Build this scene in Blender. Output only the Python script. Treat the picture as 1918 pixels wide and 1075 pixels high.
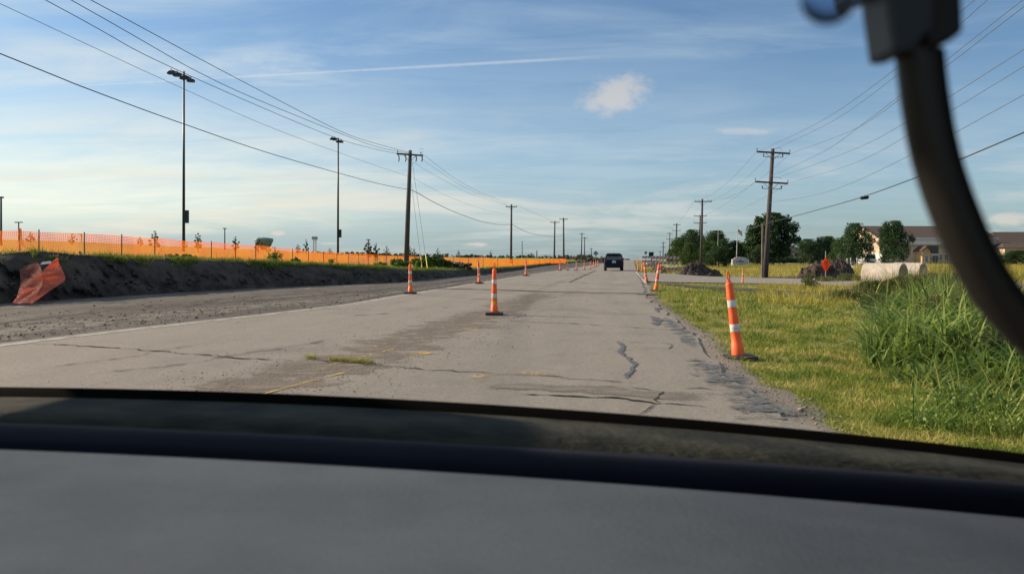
import bpy, math, random
import numpy as np
from mathutils import Vector, Matrix
for o in list(bpy.data.objects): bpy.data.objects.remove(o)
SC = bpy.context.scene
COL = SC.collection
R = math.radians
rng = np.random.default_rng(7); random.seed(7)
# ------------------------------------------------------------------ camera
F, CX, HY, EYE = 1477.0, 959.0, 480.0, 1.3
cd = bpy.data.cameras.new('camera'); cam = bpy.data.objects.new('camera', cd); COL.objects.link(cam)
cam.location = (0, 0, EYE); cam.rotation_euler = (R(90), 0, 0)
cd.sensor_width = 36; cd.lens = 36 * F / 1918
cd.shift_y = -(537.5 - HY) / 1918
cd.clip_start = 0.02; cd.clip_end = 12000
cd.dof.use_dof = True; cd.dof.focus_distance = 40; cd.dof.aperture_fstop = cd.lens / 2.9
SC.camera = cam
SC.view_settings.view_transform = 'Standard'; SC.view_settings.look = 'None'
SC.view_settings.gamma = 1; SC.view_settings.exposure = 0.7
# ------------------------------------------------------------------ sun and sky
SUN_EL, SUN_AZ = 25.0, -71.0            # azimuth from +Y towards +X
sdir = Vector((math.sin(R(SUN_AZ)) * math.cos(R(SUN_EL)), math.cos(R(SUN_AZ)) * math.cos(R(SUN_EL)), math.sin(R(SUN_EL))))
sl = bpy.data.lights.new('sun', 'SUN'); sl.energy = 4.8; sl.angle = R(0.9); sl.color = (1.0, 0.80, 0.57)
so = bpy.data.objects.new('sun', sl); COL.objects.link(so); so.rotation_euler = sdir.to_track_quat('Z', 'Y').to_euler()
W = bpy.data.worlds.new('World'); SC.world = W; W.use_nodes = True


class NT:
    """tiny helper to write node maths"""
    def __init__(s, nt): s.nt = nt
    def n(s, t, **kw):
        nd = s.nt.nodes.new(t)
        for k, v in kw.items(): setattr(nd, k, v)
        return nd
    def put(s, sock, v):
        if v is None: return
        if isinstance(v, bpy.types.NodeSocket): s.nt.links.new(v, sock)
        else:
            if sock.type == 'RGBA' and len(v) == 3: v = (*v, 1)
            sock.default_value = v
    def m(s, op, a, b=None, c=None, clamp=False):
        nd = s.n('ShaderNodeMath', operation=op, use_clamp=clamp)
        s.put(nd.inputs[0], a); s.put(nd.inputs[1], b); s.put(nd.inputs[2], c)
        return nd.outputs[0]
    def ss(s, x, a, b):
        nd = s.n('ShaderNodeMapRange', interpolation_type='SMOOTHSTEP')
        s.put(nd.inputs['Value'], x); nd.inputs['From Min'].default_value = a; nd.inputs['From Max'].default_value = b
        return nd.outputs[0]
    def mix(s, f, a, b, bt='MIX'):
        nd = s.n('ShaderNodeMix', data_type='RGBA', blend_type=bt)
        s.put(nd.inputs[0], f); s.put(nd.inputs[6], a); s.put(nd.inputs[7], b)
        return nd.outputs[2]
    def noise(s, vec, scale, detail=4, rough=.55, dist=0):
        nd = s.n('ShaderNodeTexNoise'); s.put(nd.inputs['Vector'], vec)
        nd.inputs['Scale'].default_value = scale; nd.inputs['Detail'].default_value = detail
        nd.inputs['Roughness'].default_value = rough; nd.inputs['Distortion'].default_value = dist
        return nd.outputs['Fac']
    def vec(s, x, y, z=0.0):
        nd = s.n('ShaderNodeCombineXYZ'); s.put(nd.inputs[0], x); s.put(nd.inputs[1], y); s.put(nd.inputs[2], z)
        return nd.outputs[0]
    def obj(s, scale=(1, 1, 1), rot=(0, 0, 0)):
        tc = s.n('ShaderNodeTexCoord'); mp = s.n('ShaderNodeMapping')
        s.nt.links.new(tc.outputs['Object'], mp.inputs[0])
        mp.inputs['Rotation'].default_value = rot
        m2 = s.n('ShaderNodeMapping'); s.nt.links.new(mp.outputs[0], m2.inputs[0]); m2.inputs['Scale'].default_value = scale
        return m2.outputs[0]


def build_sky():
    nt = W.node_tree; nt.nodes.clear(); t = NT(nt)
    sky = t.n('ShaderNodeTexSky', sky_type='NISHITA', sun_disc=False)
    sky.sun_elevation = R(SUN_EL); sky.sun_rotation = R(SUN_AZ); sky.air_density = 1.0; sky.dust_density = .9; sky.ozone_density = 1.6
    tc = t.n('ShaderNodeTexCoord'); sp = t.n('ShaderNodeSeparateXYZ'); nt.links.new(tc.outputs['Generated'], sp.inputs[0])
    x, y, z = sp.outputs
    ya = t.m('MAXIMUM', t.m('ABSOLUTE', y), .08)
    u = t.m('DIVIDE', x, ya); v = t.m('DIVIDE', z, ya)
    front = t.ss(y, .1, .3)
    zp = t.m('ADD', t.m('MAXIMUM', z, 0), .09)
    cu, cv = t.m('DIVIDE', x, zp), t.m('DIVIDE', y, zp)
    # cirrus veil, drawn out along the wind
    cu2 = t.m('ADD', cu, t.m('MULTIPLY', cv, .35)); 
    n1 = t.noise(t.vec(t.m('MULTIPLY', cu2, .22), t.m('MULTIPLY', cv, .55), 3.1), 1.0, 7, .6, .7)
    n2 = t.noise(t.vec(t.m('MULTIPLY', cu2, 1.0), t.m('MULTIPLY', cv, 2.2), 8.3), 1.1, 6, .62, .5)
    lefty = t.ss(x, .55, -.55)
    veil = t.m('MULTIPLY', t.ss(n1, .36, .72), t.m('ADD', .2, t.m('MULTIPLY', t.ss(n2, .34, .68), .95)))
    veil = t.m('MULTIPLY', veil, t.m('ADD', .40, t.m('MULTIPLY', lefty, .4)))
    low = t.m('MULTIPLY', t.ss(v, .36, .02), t.m('ADD', .50, t.m('MULTIPLY', lefty, .35)))
    veil = t.m('MAXIMUM', veil, t.m('MULTIPLY', low, t.m('ADD', .53, t.m('MULTIPLY', t.ss(n2, .30, .70), .50))))
    # low bank, long flat streaks near the horizon
    n3 = t.noise(t.vec(t.m('MULTIPLY', u, 2.1), t.m('MULTIPLY', v, 17.0), .6), 1.5, 7, .6, .6)
    band = t.m('MULTIPLY', t.ss(v, -.02, .03), t.ss(v, .21, .05))
    bank = t.m('MULTIPLY', t.m('MULTIPLY', t.ss(n3, .47, .66), band), t.m('ADD', .55, t.m('MULTIPLY', lefty, .3)))
    # small isolated puffs: centre u, centre v, half width, half height, slant, strength
    nb = t.noise(t.vec(t.m('MULTIPLY', u, 42.0), t.m('MULTIPLY', v, 60.0), 2.0), 1.0, 5, .6)
    puffs = None
    for (px, py, w, h, sl_, k) in [(1153, 178, 66, 42, .55, .62), (207, 438, 36, 6, 0, .8), (250, 443, 46, 8, 0, .85), (130, 440, 30, 5, 0, .6), (521, 437, 15, 5, 0, .8),
                                  (890, 458, 26, 4, 0, .7), (1395, 246, 66, 9, 0, .35), (620, 456, 26, 4, 0, .45), (1885, 410, 50, 16, 0, .7), (1100, 60, 1, 1, 0, 0)]:
        if k == 0: continue
        du = t.m('DIVIDE', t.m('SUBTRACT', t.m('SUBTRACT', u, (px - CX) / F), t.m('MULTIPLY', t.m('SUBTRACT', v, (HY - py) / F), sl_)), w / F)
        dv = t.m('DIVIDE', t.m('SUBTRACT', v, (HY - py) / F), h / F)
        r = t.m('SQRT', t.m('ADD', t.m('MULTIPLY', du, du), t.m('MULTIPLY', dv, dv)))
        r = t.m('ADD', r, t.m('MULTIPLY', t.m('SUBTRACT', nb, .5), 1.3))
        p = t.m('MULTIPLY', t.ss(r, 1.1, .35), k)
        puffs = p if puffs is None else t.m('MAXIMUM', puffs, p)
    puffs = t.m('MULTIPLY', puffs, front)
    # contrail
    nc = t.noise(t.vec(t.m('MULTIPLY', u, 90.0), t.m('MULTIPLY', v, 90.0), 5), 1.0, 4, .7)
    dist = t.m('ABSOLUTE', t.m('SUBTRACT', t.m('SUBTRACT', v, t.m('MULTIPLY', u, .0555)), .2463))
    dist = t.m('ADD', dist, t.m('MULTIPLY', t.m('SUBTRACT', nc, .5), .0035))
    wd = t.m('ADD', .0010, t.m('MULTIPLY', t.ss(u, -.45, .05), .0021))
    cl = t.m('SUBTRACT', 1.0, t.m('DIVIDE', dist, wd), clamp=True)
    cl = t.m('MULTIPLY', t.m('MULTIPLY', cl, t.m('ADD', .3, t.m('MULTIPLY', nc, .8))), t.m('MULTIPLY', t.ss(u, -.57, -.52), t.ss(u, .14, .02)))
    cl = t.m('MULTIPLY', t.m('MULTIPLY', cl, .55), front)
    base = t.mix(1.0, sky.outputs[0], (.76, .99, 1.18), 'MULTIPLY')
    cloudcol = t.mix(t.ss(v, .15, .02), (5.9, 7.1, 8.0), (4.3, 5.5, 6.2))
    cloudcol = t.mix(t.m('MULTIPLY', t.ss(x, 0.05, -.4), t.m('MULTIPLY', t.ss(v, .30, .12), t.ss(v, .015, .07))), cloudcol, (9.9, 9.8, 8.4))
    veil = t.m('MAXIMUM', veil, t.m('MULTIPLY', t.ss(z, .42, .65), .85))  # extra overhead cloud, out of view, added for brighter and more neutral skylight
    c = t.mix(veil, base, cloudcol); c = t.mix(bank, c, t.mix(lefty, (6.2, 6.6, 6.7), (8.6, 8.3, 7.0)))
    c = t.mix(puffs, c, (7.3, 6.8, 6.2)); c = t.mix(cl, c, (8.0, 8.2, 8.4))
    bg = t.n('ShaderNodeBackground'); t.put(bg.inputs[0], c); bg.inputs[1].default_value = .062
    out = t.n('ShaderNodeOutputWorld'); nt.links.new(bg.outputs[0], out.inputs[0])


build_sky()


# ------------------------------------------------------------------ materials
def mat(name, c1, c2=None, rough=.8, scale=3.0, detail=5, bump=0, bscale=None, metal=0, spec=.3, stretch=(1, 1, 1), rot=0, lo=.35, hi=.65, trans=0, fine=0, coat=0):
    m = bpy.data.materials.new(name); m.use_nodes = True; nt = m.node_tree; t = NT(nt)
    b = nt.nodes['Principled BSDF']; b.inputs['Roughness'].default_value = rough; b.inputs['Metallic'].default_value = metal
    b.inputs['Specular IOR Level'].default_value = spec; b.inputs['Coat Weight'].default_value = coat
    co = t.obj(stretch, (0, 0, rot))
    c2 = c2 or tuple(x * .82 for x in c1)
    col = t.mix(t.ss(t.noise(co, scale, detail), lo, hi), c1, c2)
    if fine:
        f = t.noise(co, scale * 23, 3, .7)
        col = t.mix(1.0, col, t.mix(f, (1 - fine,) * 3, (1 + fine,) * 3), 'MULTIPLY')
    t.put(b.inputs['Base Color'], col)
    if bump:
        bp = t.n('ShaderNodeBump'); bp.inputs['Strength'].default_value = bump; bp.inputs['Distance'].default_value = .02
        t.put(bp.inputs['Height'], t.noise(co, bscale or scale * 6, 6, .6)); nt.links.new(bp.outputs[0], b.inputs['Normal'])
    if trans:
        tr = t.n('ShaderNodeBsdfTranslucent'); t.put(tr.inputs[0], col); mx = t.n('ShaderNodeMixShader'); mx.inputs[0].default_value = trans
        nt.links.new(b.outputs[0], mx.inputs[1]); nt.links.new(tr.outputs[0], mx.inputs[2]); nt.links.new(mx.outputs[0], nt.nodes['Material Output'].inputs[0])
    return m


def leafmat(name, cols, scale=.6, trans=.35, rough=.6, patch=.45):
    """foliage: colour differs by patch and by leaf"""
    m = bpy.data.materials.new(name); m.use_nodes = True; nt = m.node_tree; t = NT(nt)
    b = nt.nodes['Principled BSDF']; b.inputs['Roughness'].default_value = rough; b.inputs['Specular IOR Level'].default_value = .25
    gi = t.n('ShaderNodeNewGeometry')
    f = t.m('ADD', t.m('MULTIPLY', gi.outputs['Random Per Island'], 1 - patch), t.m('MULTIPLY', t.ss(t.noise(t.obj(), scale, 5, .62), .36, .64), patch))
    cr = t.n('ShaderNodeValToRGB'); e = cr.color_ramp.elements
    while len(e) < len(cols): e.new(.5)
    for i, c in enumerate(cols): e[i].position = i / (len(cols) - 1); e[i].color = (*c, 1)
    nt.links.new(f, cr.inputs[0]); nt.links.new(cr.outputs[0], b.inputs['Base Color'])
    tr = t.n('ShaderNodeBsdfTranslucent'); nt.links.new(cr.outputs[0], tr.inputs[0]); mx = t.n('ShaderNodeMixShader'); mx.inputs[0].default_value = trans
    nt.links.new(b.outputs[0], mx.inputs[1]); nt.links.new(tr.outputs[0], mx.inputs[2]); nt.links.new(mx.outputs[0], nt.nodes['Material Output'].inputs[0])
    return m


def worn(name, c1, lo, hi, scale, rough=.85, stretch=(1, 1, 1), c2=None, rot=0, fine_scale=None):
    """paint or tar worn through: noise decides where it is gone"""
    m = mat(name, c1, c2, rough, 3, bump=0); nt = m.node_tree; t = NT(nt)
    b = nt.nodes['Principled BSDF']; co = t.obj(stretch, (0, 0, rot))
    n = t.noise(co, scale, 6, .68)
    if fine_scale: n = t.m('ADD', t.m('MULTIPLY', n, .6), t.m('MULTIPLY', t.noise(co, fine_scale, 3, .7), .4))
    at = t.n('ShaderNodeAttribute'); at.attribute_name = 'edge'; n = t.m('ADD', n, t.m('MULTIPLY', t.m('SUBTRACT', at.outputs['Fac'], 1), .22))
    t.put(b.inputs['Alpha'], t.ss(n, lo, hi))
    return m


RD = R(8.2)
def asphalt(name, c1, c2, c3, tint):
    m = bpy.data.materials.new(name); m.use_nodes = True; nt = m.node_tree; t = NT(nt)
    b = nt.nodes['Principled BSDF']; b.inputs['Roughness'].default_value = .86; b.inputs['Specular IOR Level'].default_value = .25
    co = t.obj((1, 1, 1), (0, 0, RD)); cs = t.obj((1, .16, 1), (0, 0, RD))
    col = t.mix(t.ss(t.noise(cs, 1.3, 7, .7), .30, .72), c1, c2)               # wheel-path streaks
    col = t.mix(t.m('MULTIPLY', t.ss(t.noise(co, .35, 6, .65), .5, .72), .65), col, c3)   # broad stains
    col = t.mix(t.m('MULTIPLY', t.ss(t.noise(co, 2.3, 6, .75), .54, .7), .35), col, tint)
    vo = t.n('ShaderNodeTexVoronoi'); t.put(vo.inputs['Vector'], co); vo.inputs['Scale'].default_value = 85
    st = t.m('ADD', .80, t.m('MULTIPLY', vo.outputs['Color'], .42))
    col = t.mix(1.0, col, st, 'MULTIPLY')
    st2 = t.m('ADD', .52, t.m('MULTIPLY', t.noise(co, 17, 6, .85), .96))
    col = t.mix(1.0, col, st2, 'MULTIPLY')
    t.put(b.inputs['Base Color'], col)
    bp = t.n('ShaderNodeBump'); bp.inputs['Strength'].default_value = .8; bp.inputs['Distance'].default_value = .016
    t.put(bp.inputs['Height'], t.m('ADD', t.noise(co, 34, 6, .85), t.m('MULTIPLY', t.noise(co, 2.0, 4), 1.2))); nt.links.new(bp.outputs[0], b.inputs['Normal'])
    return m


M = {}
M['road'] = asphalt('asphalt', (.222, .198, .17), (.188, .168, .146), (.14, .125, .108), (.27, .235, .19))
M['mill'] = asphalt('loose_gravel', (.235, .20, .165), (.19, .16, .13), (.15, .125, .1), (.29, .25, .2))
M['side'] = asphalt('side_asphalt', (.23, .205, .18), (.205, .18, .16), (.16, .14, .125), (.26, .23, .2))
M['lot'] = mat('concrete_lot', (.38, .36, .33), (.32, .30, .28), .9, .3, fine=.1)
M['mud'] = mat('mud', (.082, .070, .060), (.05, .043, .037), .85, .8, 8, bump=.5, bscale=9, stretch=(1, .35, 1), rot=RD, fine=.3)
M['dirt'] = mat('black_soil', (.050, .039, .032), (.021, .017, .015), .95, 1.6, 8, bump=.9, bscale=7, fine=.35)
M['pile'] = mat('piled_soil', (.058, .042, .035), (.024, .019, .017), .95, 3.0, 8, bump=1, bscale=12, fine=.35)
M['field'] = mat('field_turf', (.17, .20, .012), (.22, .20, .015), .95, .12, 7, bump=.6, bscale=4, fine=.3)
M['white'] = worn('worn_white_paint', (.38, .36, .325), .40, .52, 3.2, fine_scale=40)
M['yellow'] = worn('worn_yellow_paint', (.42, .29, .10), .42, .53, 2.6, fine_scale=55)
M['tar'] = worn('tar_patch', (.085, .086, .088), .44, .54, 3.2, .6, c2=(.13, .128, .122), fine_scale=22)
M['tarline'] = worn('tar_seal', (.06, .062, .066), .24, .42, 6, .6, c2=(.09, .09, .09), fine_scale=30)
M['crack'] = worn('crack_gap', (.022, .02, .018), .20, .30, 9, 1, fine_scale=30)
M['stain'] = worn('dark_stain', (.085, .073, .06), .40, .66, 1.2, stretch=(1, 3, 1), fine_scale=12)
M['sand'] = worn('sand_smear', (.34, .27, .18), .40, .62, 1.6, fine_scale=20)
M['orange'] = mat('orange_plastic', (.88, .12, .025), (.62, .085, .03), .5, 7, 8, spec=.35, fine=.2, lo=.42, hi=.78)
M['whiteref'] = mat('reflective_white', (.64, .63, .60), (.42, .41, .38), .4, 14)
M['rubber'] = mat('black_rubber', (.022, .02, .018), (.05, .045, .04), .8, 14, bump=.3)
M['stick'] = mat('yellow_sticker', (.75, .52, .01), (.7, .48, .01), .5, 5)
M['mesh'] = mat('orange_mesh', (.82, .15, .006), (.85, .24, .015), .6, .8, trans=.5, spec=.1)
M['mesh2'] = mat('orange_net_doubled', (.80, .13, .05), (.62, .10, .05), .5, 2, trans=.35)
M['post'] = mat('rusty_green_post', (.06, .07, .06), (.11, .07, .05), .6, 9)
M['sheetw'] = mat('torn_white_film', (.75, .55, .5), (.8, .7, .66), .5, 5)
M['wood'] = mat('pole_wood', (.085, .075, .07), (.055, .048, .046), .85, 2.5, stretch=(6, 6, .5), bump=.4, bscale=10)
M['woodpale'] = mat('pale_wood', (.20, .17, .14), (.12, .10, .085), .85, 2.5, stretch=(6, 6, .5), bump=.4)  # paler tone of the pole wood
M['steel'] = mat('dark_steel', (.045, .05, .06), (.03, .035, .045), .45, 4, metal=.6)
M['galv'] = mat('galvanised', (.36, .37, .38), (.28, .29, .3), .5, 8, metal=.4)
M['insul'] = mat('porcelain', (.20, .21, .22), (.12, .13, .15), .3, 10)
M['wire'] = mat('wire_sheath', (.035, .04, .05), rough=.6)
M['wirel'] = mat('bare_wire', (.13, .14, .15), rough=.5, metal=.3)
M['grass'] = leafmat('verge_grass', [(.045, .095, .012), (.12, .175, .022), (.20, .245, .034), (.35, .33, .08), (.50, .385, .17)], 1.3, .35, patch=.68)
M['gmown'] = mat('mown_ground', (.13, .135, .022), (.19, .155, .04), .95, .9, 8, bump=.7, bscale=14, fine=.4)
M['dry'] = leafmat('dry_grass', [(.20, .20, .02), (.34, .29, .05), (.45, .35, .11)], .4, .3)
M['weed'] = leafmat('johnson_grass', [(.025, .055, .014), (.085, .15, .028), (.19, .27, .05), (.38, .42, .15)], 2.2, .42, .45)
M['weedy'] = leafmat('yellowish_weed', [(.03, .07, .012), (.10, .17, .025), (.20, .27, .05), (.34, .33, .12)], 1.5, .35, .5)
M['weed2'] = leafmat('broad_weed', [(.04, .065, .02), (.075, .11, .03), (.14, .15, .05), (.17, .11, .06)], .9, .3)
M['leaf'] = leafmat('oak_leaves', [(.015, .036, .014), (.03, .065, .022), (.06, .11, .03)], .5, .25)
M['leaf2'] = leafmat('pear_leaves', [(.022, .05, .013), (.05, .095, .02), (.09, .14, .03)], .5, .3)
M['leaf3'] = leafmat('young_leaves', [(.04, .06, .02), (.08, .10, .035), (.12, .13, .05)], .8, .3)
M['bushl'] = leafmat('bush_leaves', [(.03, .075, .012), (.08, .15, .02), (.14, .2, .03)], .8, .35)
M['bark'] = mat('bark', (.12, .10, .08), (.07, .06, .05), .9, 6, bump=.5)
M['woods'] = leafmat('far_woods', [(.03, .04, .03), (.045, .055, .035)], .1, .1)
M['conc'] = mat('concrete_pipe', (.50, .44, .37), (.36, .32, .27), .9, 1.6, 7, bump=.25, fine=.12)
M['concd'] = mat('old_concrete', (.30, .27, .24), (.2, .18, .16), .95, 3, bump=.4)
M['roof'] = mat('brown_shingle', (.080, .056, .045), (.065, .046, .038), .9, 1.5, fine=.15)
M['roofd'] = mat('dark_shingle', (.035, .034, .036), (.025, .025, .028), .9, 1.5, fine=.15)
M['stucco'] = mat('cream_stucco', (.58, .44, .31), (.52, .40, .28), .9, 1, fine=.05)
M['brick'] = mat('tan_brick', (.52, .34, .18), (.42, .27, .14), .9, 4, fine=.2)
M['trim'] = mat('white_trim', (.6, .58, .55), rough=.7)
M['glass'] = mat('window_glass', (.02, .028, .032), (.03, .04, .045), .08, .4, spec=.7)
M['navy'] = mat('navy_car_paint', (.006, .013, .03), (.005, .011, .026), .5, 2, spec=.15)
M['white_paint'] = mat('white_car_paint', (.6, .6, .6), (.55, .55, .55), .3, 2, coat=.5)
M['black'] = mat('black_plastic', (.012, .012, .014), rough=.5)
M['frit'] = mat('black_frit', (.003, .003, .003), rough=.95, spec=.02)
M['red'] = mat('red_lens', (.14, .008, .010), rough=.25)
M['plate'] = mat('number_plate', (.62, .66, .72), rough=.4)
M['signback'] = mat('sign_back_metal', (.16, .19, .24), (.13, .16, .2), .5, 6, metal=.3)
M['signorange'] = mat('sign_vinyl', (.98, .15, .03), (.95, .13, .025), .5, 4, trans=.4)
M['signink'] = mat('sign_ink', (.42, .02, .008), rough=.6)
M['railw'] = mat('rail_white', (.48, .46, .44), (.38, .36, .34), .6, 6)
M['railr'] = mat('rail_red', (.42, .09, .05), (.34, .07, .04), .6, 6)
M['dash'] = mat('dashboard_vinyl', (.52, .43, .365), (.43, .36, .31), .75, 9, bump=.3, bscale=260, spec=.2, fine=.14)
M['dashdark'] = mat('dashboard_dark_roll', (.008, .010, .019), (.006, .008, .015), .85, 6, spec=.1)
M['cowl'] = mat('cowl_plastic', (.040, .042, .033), (.016, .018, .017), .9, 14, spec=.1, bump=.4, bscale=60, stretch=(1, 1, 1))
M['cable'] = mat('cable_jacket', (.017, .0155, .014), rough=.42, spec=.25)
M['plug'] = mat('plug_plastic', (.03, .036, .045), rough=.45)
M['tankm'] = mat('tank_green_grey', (.16, .21, .2), (.13, .17, .17), .6, 2)
M['flagr'] = mat('flag_red', (.45, .2, .2), rough=.8, trans=.3)
M['flagb'] = mat('flag_blue', (.04, .05, .12), rough=.8)
M['blue'] = mat('blue_panel', (.02, .03, .16), rough=.5)
M['yg'] = mat('yellow_guard', (.6, .42, .03), rough=.5)


# ------------------------------------------------------------------ objects
def tag(o, label=None, cat=None, group=None, kind=None):
    if label: o['label'] = label
    if cat: o['category'] = cat
    if group: o['group'] = group
    if kind: o['kind'] = kind
    return o


def empty(name, loc=(0, 0, 0), rz=0):
    o = bpy.data.objects.new(name, None); COL.objects.link(o); o.location = loc; o.rotation_euler = (0, 0, rz); o.empty_display_size = .1
    return o


def npmesh(name, V, Fc, m, parent=None, smooth=False, mats=None, midx=None, edge=None):
    """V (n,3), Fc (k,3|4) arrays or list of tuples -> one mesh object"""
    me = bpy.data.meshes.new(name)
    if isinstance(Fc, np.ndarray):
        V = np.asarray(V, dtype=np.float32); k = Fc.shape[1]
        me.vertices.add(len(V)); me.vertices.foreach_set('co', V.ravel())
        me.loops.add(Fc.size); me.loops.foreach_set('vertex_index', Fc.ravel().astype(np.int32))
        me.polygons.add(len(Fc)); me.polygons.foreach_set('loop_start', np.arange(0, Fc.size, k, dtype=np.int32))
        me.update(calc_edges=True)
    else:
        me.from_pydata([tuple(v) for v in V], [], Fc)
    for mm in (mats or [m]): me.materials.append(mm)
    if midx is not None: me.polygons.foreach_set('material_index', np.asarray(midx, dtype=np.int32))
    if edge is not None: me.attributes.new('edge', 'FLOAT', 'POINT').data.foreach_set('value', np.asarray(edge, dtype=np.float32))
    if smooth: me.polygons.foreach_set('use_smooth', [True] * len(me.polygons))
    me.update()
    o = bpy.data.objects.new(name, me); COL.objects.link(o)
    if parent: o.parent = parent
    return o


class MB:
    def __init__(s): s.v = []; s.f = []
    def add(s, v, f):
        n = len(s.v); s.v += [tuple(a) for a in v]; s.f += [tuple(i + n for i in q) for q in f]; return s
    def box(s, c, d, rz=0, rx=0, ry=0, taper=1):
        mt = Matrix.Rotation(rz, 3, 'Z') @ Matrix.Rotation(ry, 3, 'Y') @ Matrix.Rotation(rx, 3, 'X'); v = []
        for z in (-.5, .5):
            k = taper if z > 0 else 1
            for x, y in ((-.5, -.5), (.5, -.5), (.5, .5), (-.5, .5)):
                v.append(Vector(c) + mt @ Vector((x * d[0] * k, y * d[1] * k, z * d[2])))
        return s.add(v, [(0, 3, 2, 1), (4, 5, 6, 7), (0, 1, 5, 4), (1, 2, 6, 5), (2, 3, 7, 6), (3, 0, 4, 7)])
    def tube(s, pts, rad, n=6, cap=True):
        pts = [Vector(p) for p in pts]; rad = rad if hasattr(rad, '__len__') else [rad] * len(pts); v = []; f = []
        e1 = None
        for i, p in enumerate(pts):
            d = (pts[min(i + 1, len(pts) - 1)] - pts[max(i - 1, 0)]).normalized()
            if e1 is None: e1 = d.cross(Vector((0, 0, 1)) if abs(d.z) < .9 else Vector((0, 1, 0))).normalized()
            else: e1 = (e1 - d * e1.dot(d)).normalized()
            e2 = d.cross(e1)
            for k in range(n):
                th = 2 * math.pi * k / n; v.append(p + (e1 * math.cos(th) + e2 * math.sin(th)) * rad[i])
        for i in range(len(pts) - 1):
            for k in range(n): f.append((i * n + k, i * n + (k + 1) % n, (i + 1) * n + (k + 1) % n, (i + 1) * n + k))
        if cap: f += [tuple(range(n))[::-1], tuple(range((len(pts) - 1) * n, len(pts) * n))]
        return s.add(v, f)
    def lathe(s, prof, n=16, c=(0, 0, 0), sq=None):
        v = []; f = []
        for r, z in prof:
            for k in range(n):
                th = 2 * math.pi * (k + .5) / n; v.append((c[0] + r * math.cos(th), c[1] + r * math.sin(th), c[2] + z))
        for i in range(len(prof) - 1):
            for k in range(n): f.append((i * n + k, i * n + (k + 1) % n, (i + 1) * n + (k + 1) % n, (i + 1) * n + k))
        f += [tuple(range(n))[::-1], tuple(range((len(prof) - 1) * n, len(prof) * n))]
        return s.add(v, f)
    def prism(s, poly, y0, y1):
        """poly in x,z; extruded along y"""
        n = len(poly); v = [(x, y0, z) for x, z in poly] + [(x, y1, z) for x, z in poly]
        return s.add(v, [tuple(range(n)), tuple(range(n, 2 * n))[::-1]] + [(i, i + n, (i + 1) % n + n, (i + 1) % n) for i in range(n)])
    def build(s, name, m, parent=None, smooth=False, bevel=0):
        o = npmesh(name, s.v, s.f, m, parent, smooth)
        if bevel:
            b = o.modifiers.new('bevel', 'BEVEL'); b.width = bevel; b.segments = 2; b.limit_method = 'ANGLE'
        return o


def copy_tree(o, parent=None):
    c = o.copy(); COL.objects.link(c)
    if parent: c.parent = parent
    for ch in [x for x in bpy.data.objects if x.parent == o]: copy_tree(ch, c)
    return c


def smooth(x): x = min(1, max(0, x)); return x * x * (3 - 2 * x)
def vn(x, y, seed=0):
    """cheap smooth value noise, vectorised, about -1..1"""
    x = np.asarray(x, float); y = np.asarray(y, float)
    xi = np.floor(x); yi = np.floor(y); fx = x - xi; fy = y - yi; fx = fx * fx * (3 - 2 * fx); fy = fy * fy * (3 - 2 * fy)
    def h(a, b): q = np.sin(a * 127.1 + b * 311.7 + seed * 74.7) * 43758.5453; return (q - np.floor(q)) * 2 - 1
    return (h(xi, yi) * (1 - fx) + h(xi + 1, yi) * fx) * (1 - fy) + (h(xi, yi + 1) * (1 - fx) + h(xi + 1, yi + 1) * fx) * fy
def fbm(x, y, o=4, seed=0): return sum(vn(x * 2 ** i, y * 2 ** i, seed + i) * .5 ** i for i in range(o))


# ------------------------------------------------------------------ terrain
def crest(Y): return -.06 * max(0, min(Y, 600) - 268)
def ground_z(x, y):
    t = x * math.cos(RD) - y * math.sin(RD)
    z = -.05 - .27 * smooth((t - 1.2) / 7) if t > -3 else -.05 - .5 * smooth((-3 - t) / 3)
    return z + crest(y)
def P(px, py, Y): return Vector(((px - CX) / F * Y, Y, EYE + (HY - py) / F * Y))
def G0(px, py, z=0.0): Y = (EYE - z) * F / (py - HY); return Vector(((px - CX) / F * Y, Y, z))
def G(px, py):
    z = -.1
    for _ in range(12):
        Y = (EYE - z) * F / max(py - HY, 2); z = ground_z((px - CX) / F * Y, Y)
    return Vector(((px - CX) / F * Y, Y, z))


ys = np.concatenate([np.linspace(-40, 60, 60), np.geomspace(63, 4000, 60)])
xs = np.concatenate([-np.geomspace(3000, 42, 30), np.linspace(-40, 60, 60), np.geomspace(62, 3000, 40)])
V = np.array([(x, y, ground_z(x, y)) for y in ys for x in xs])
nx = len(xs); I = np.arange((len(ys) - 1) * nx).reshape(-1, nx)[:, :-1].ravel()
tag(npmesh('ground', V, np.stack([I, I + 1, I + nx + 1, I + nx], 1), M['gmown'], smooth=True), kind='structure')

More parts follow.
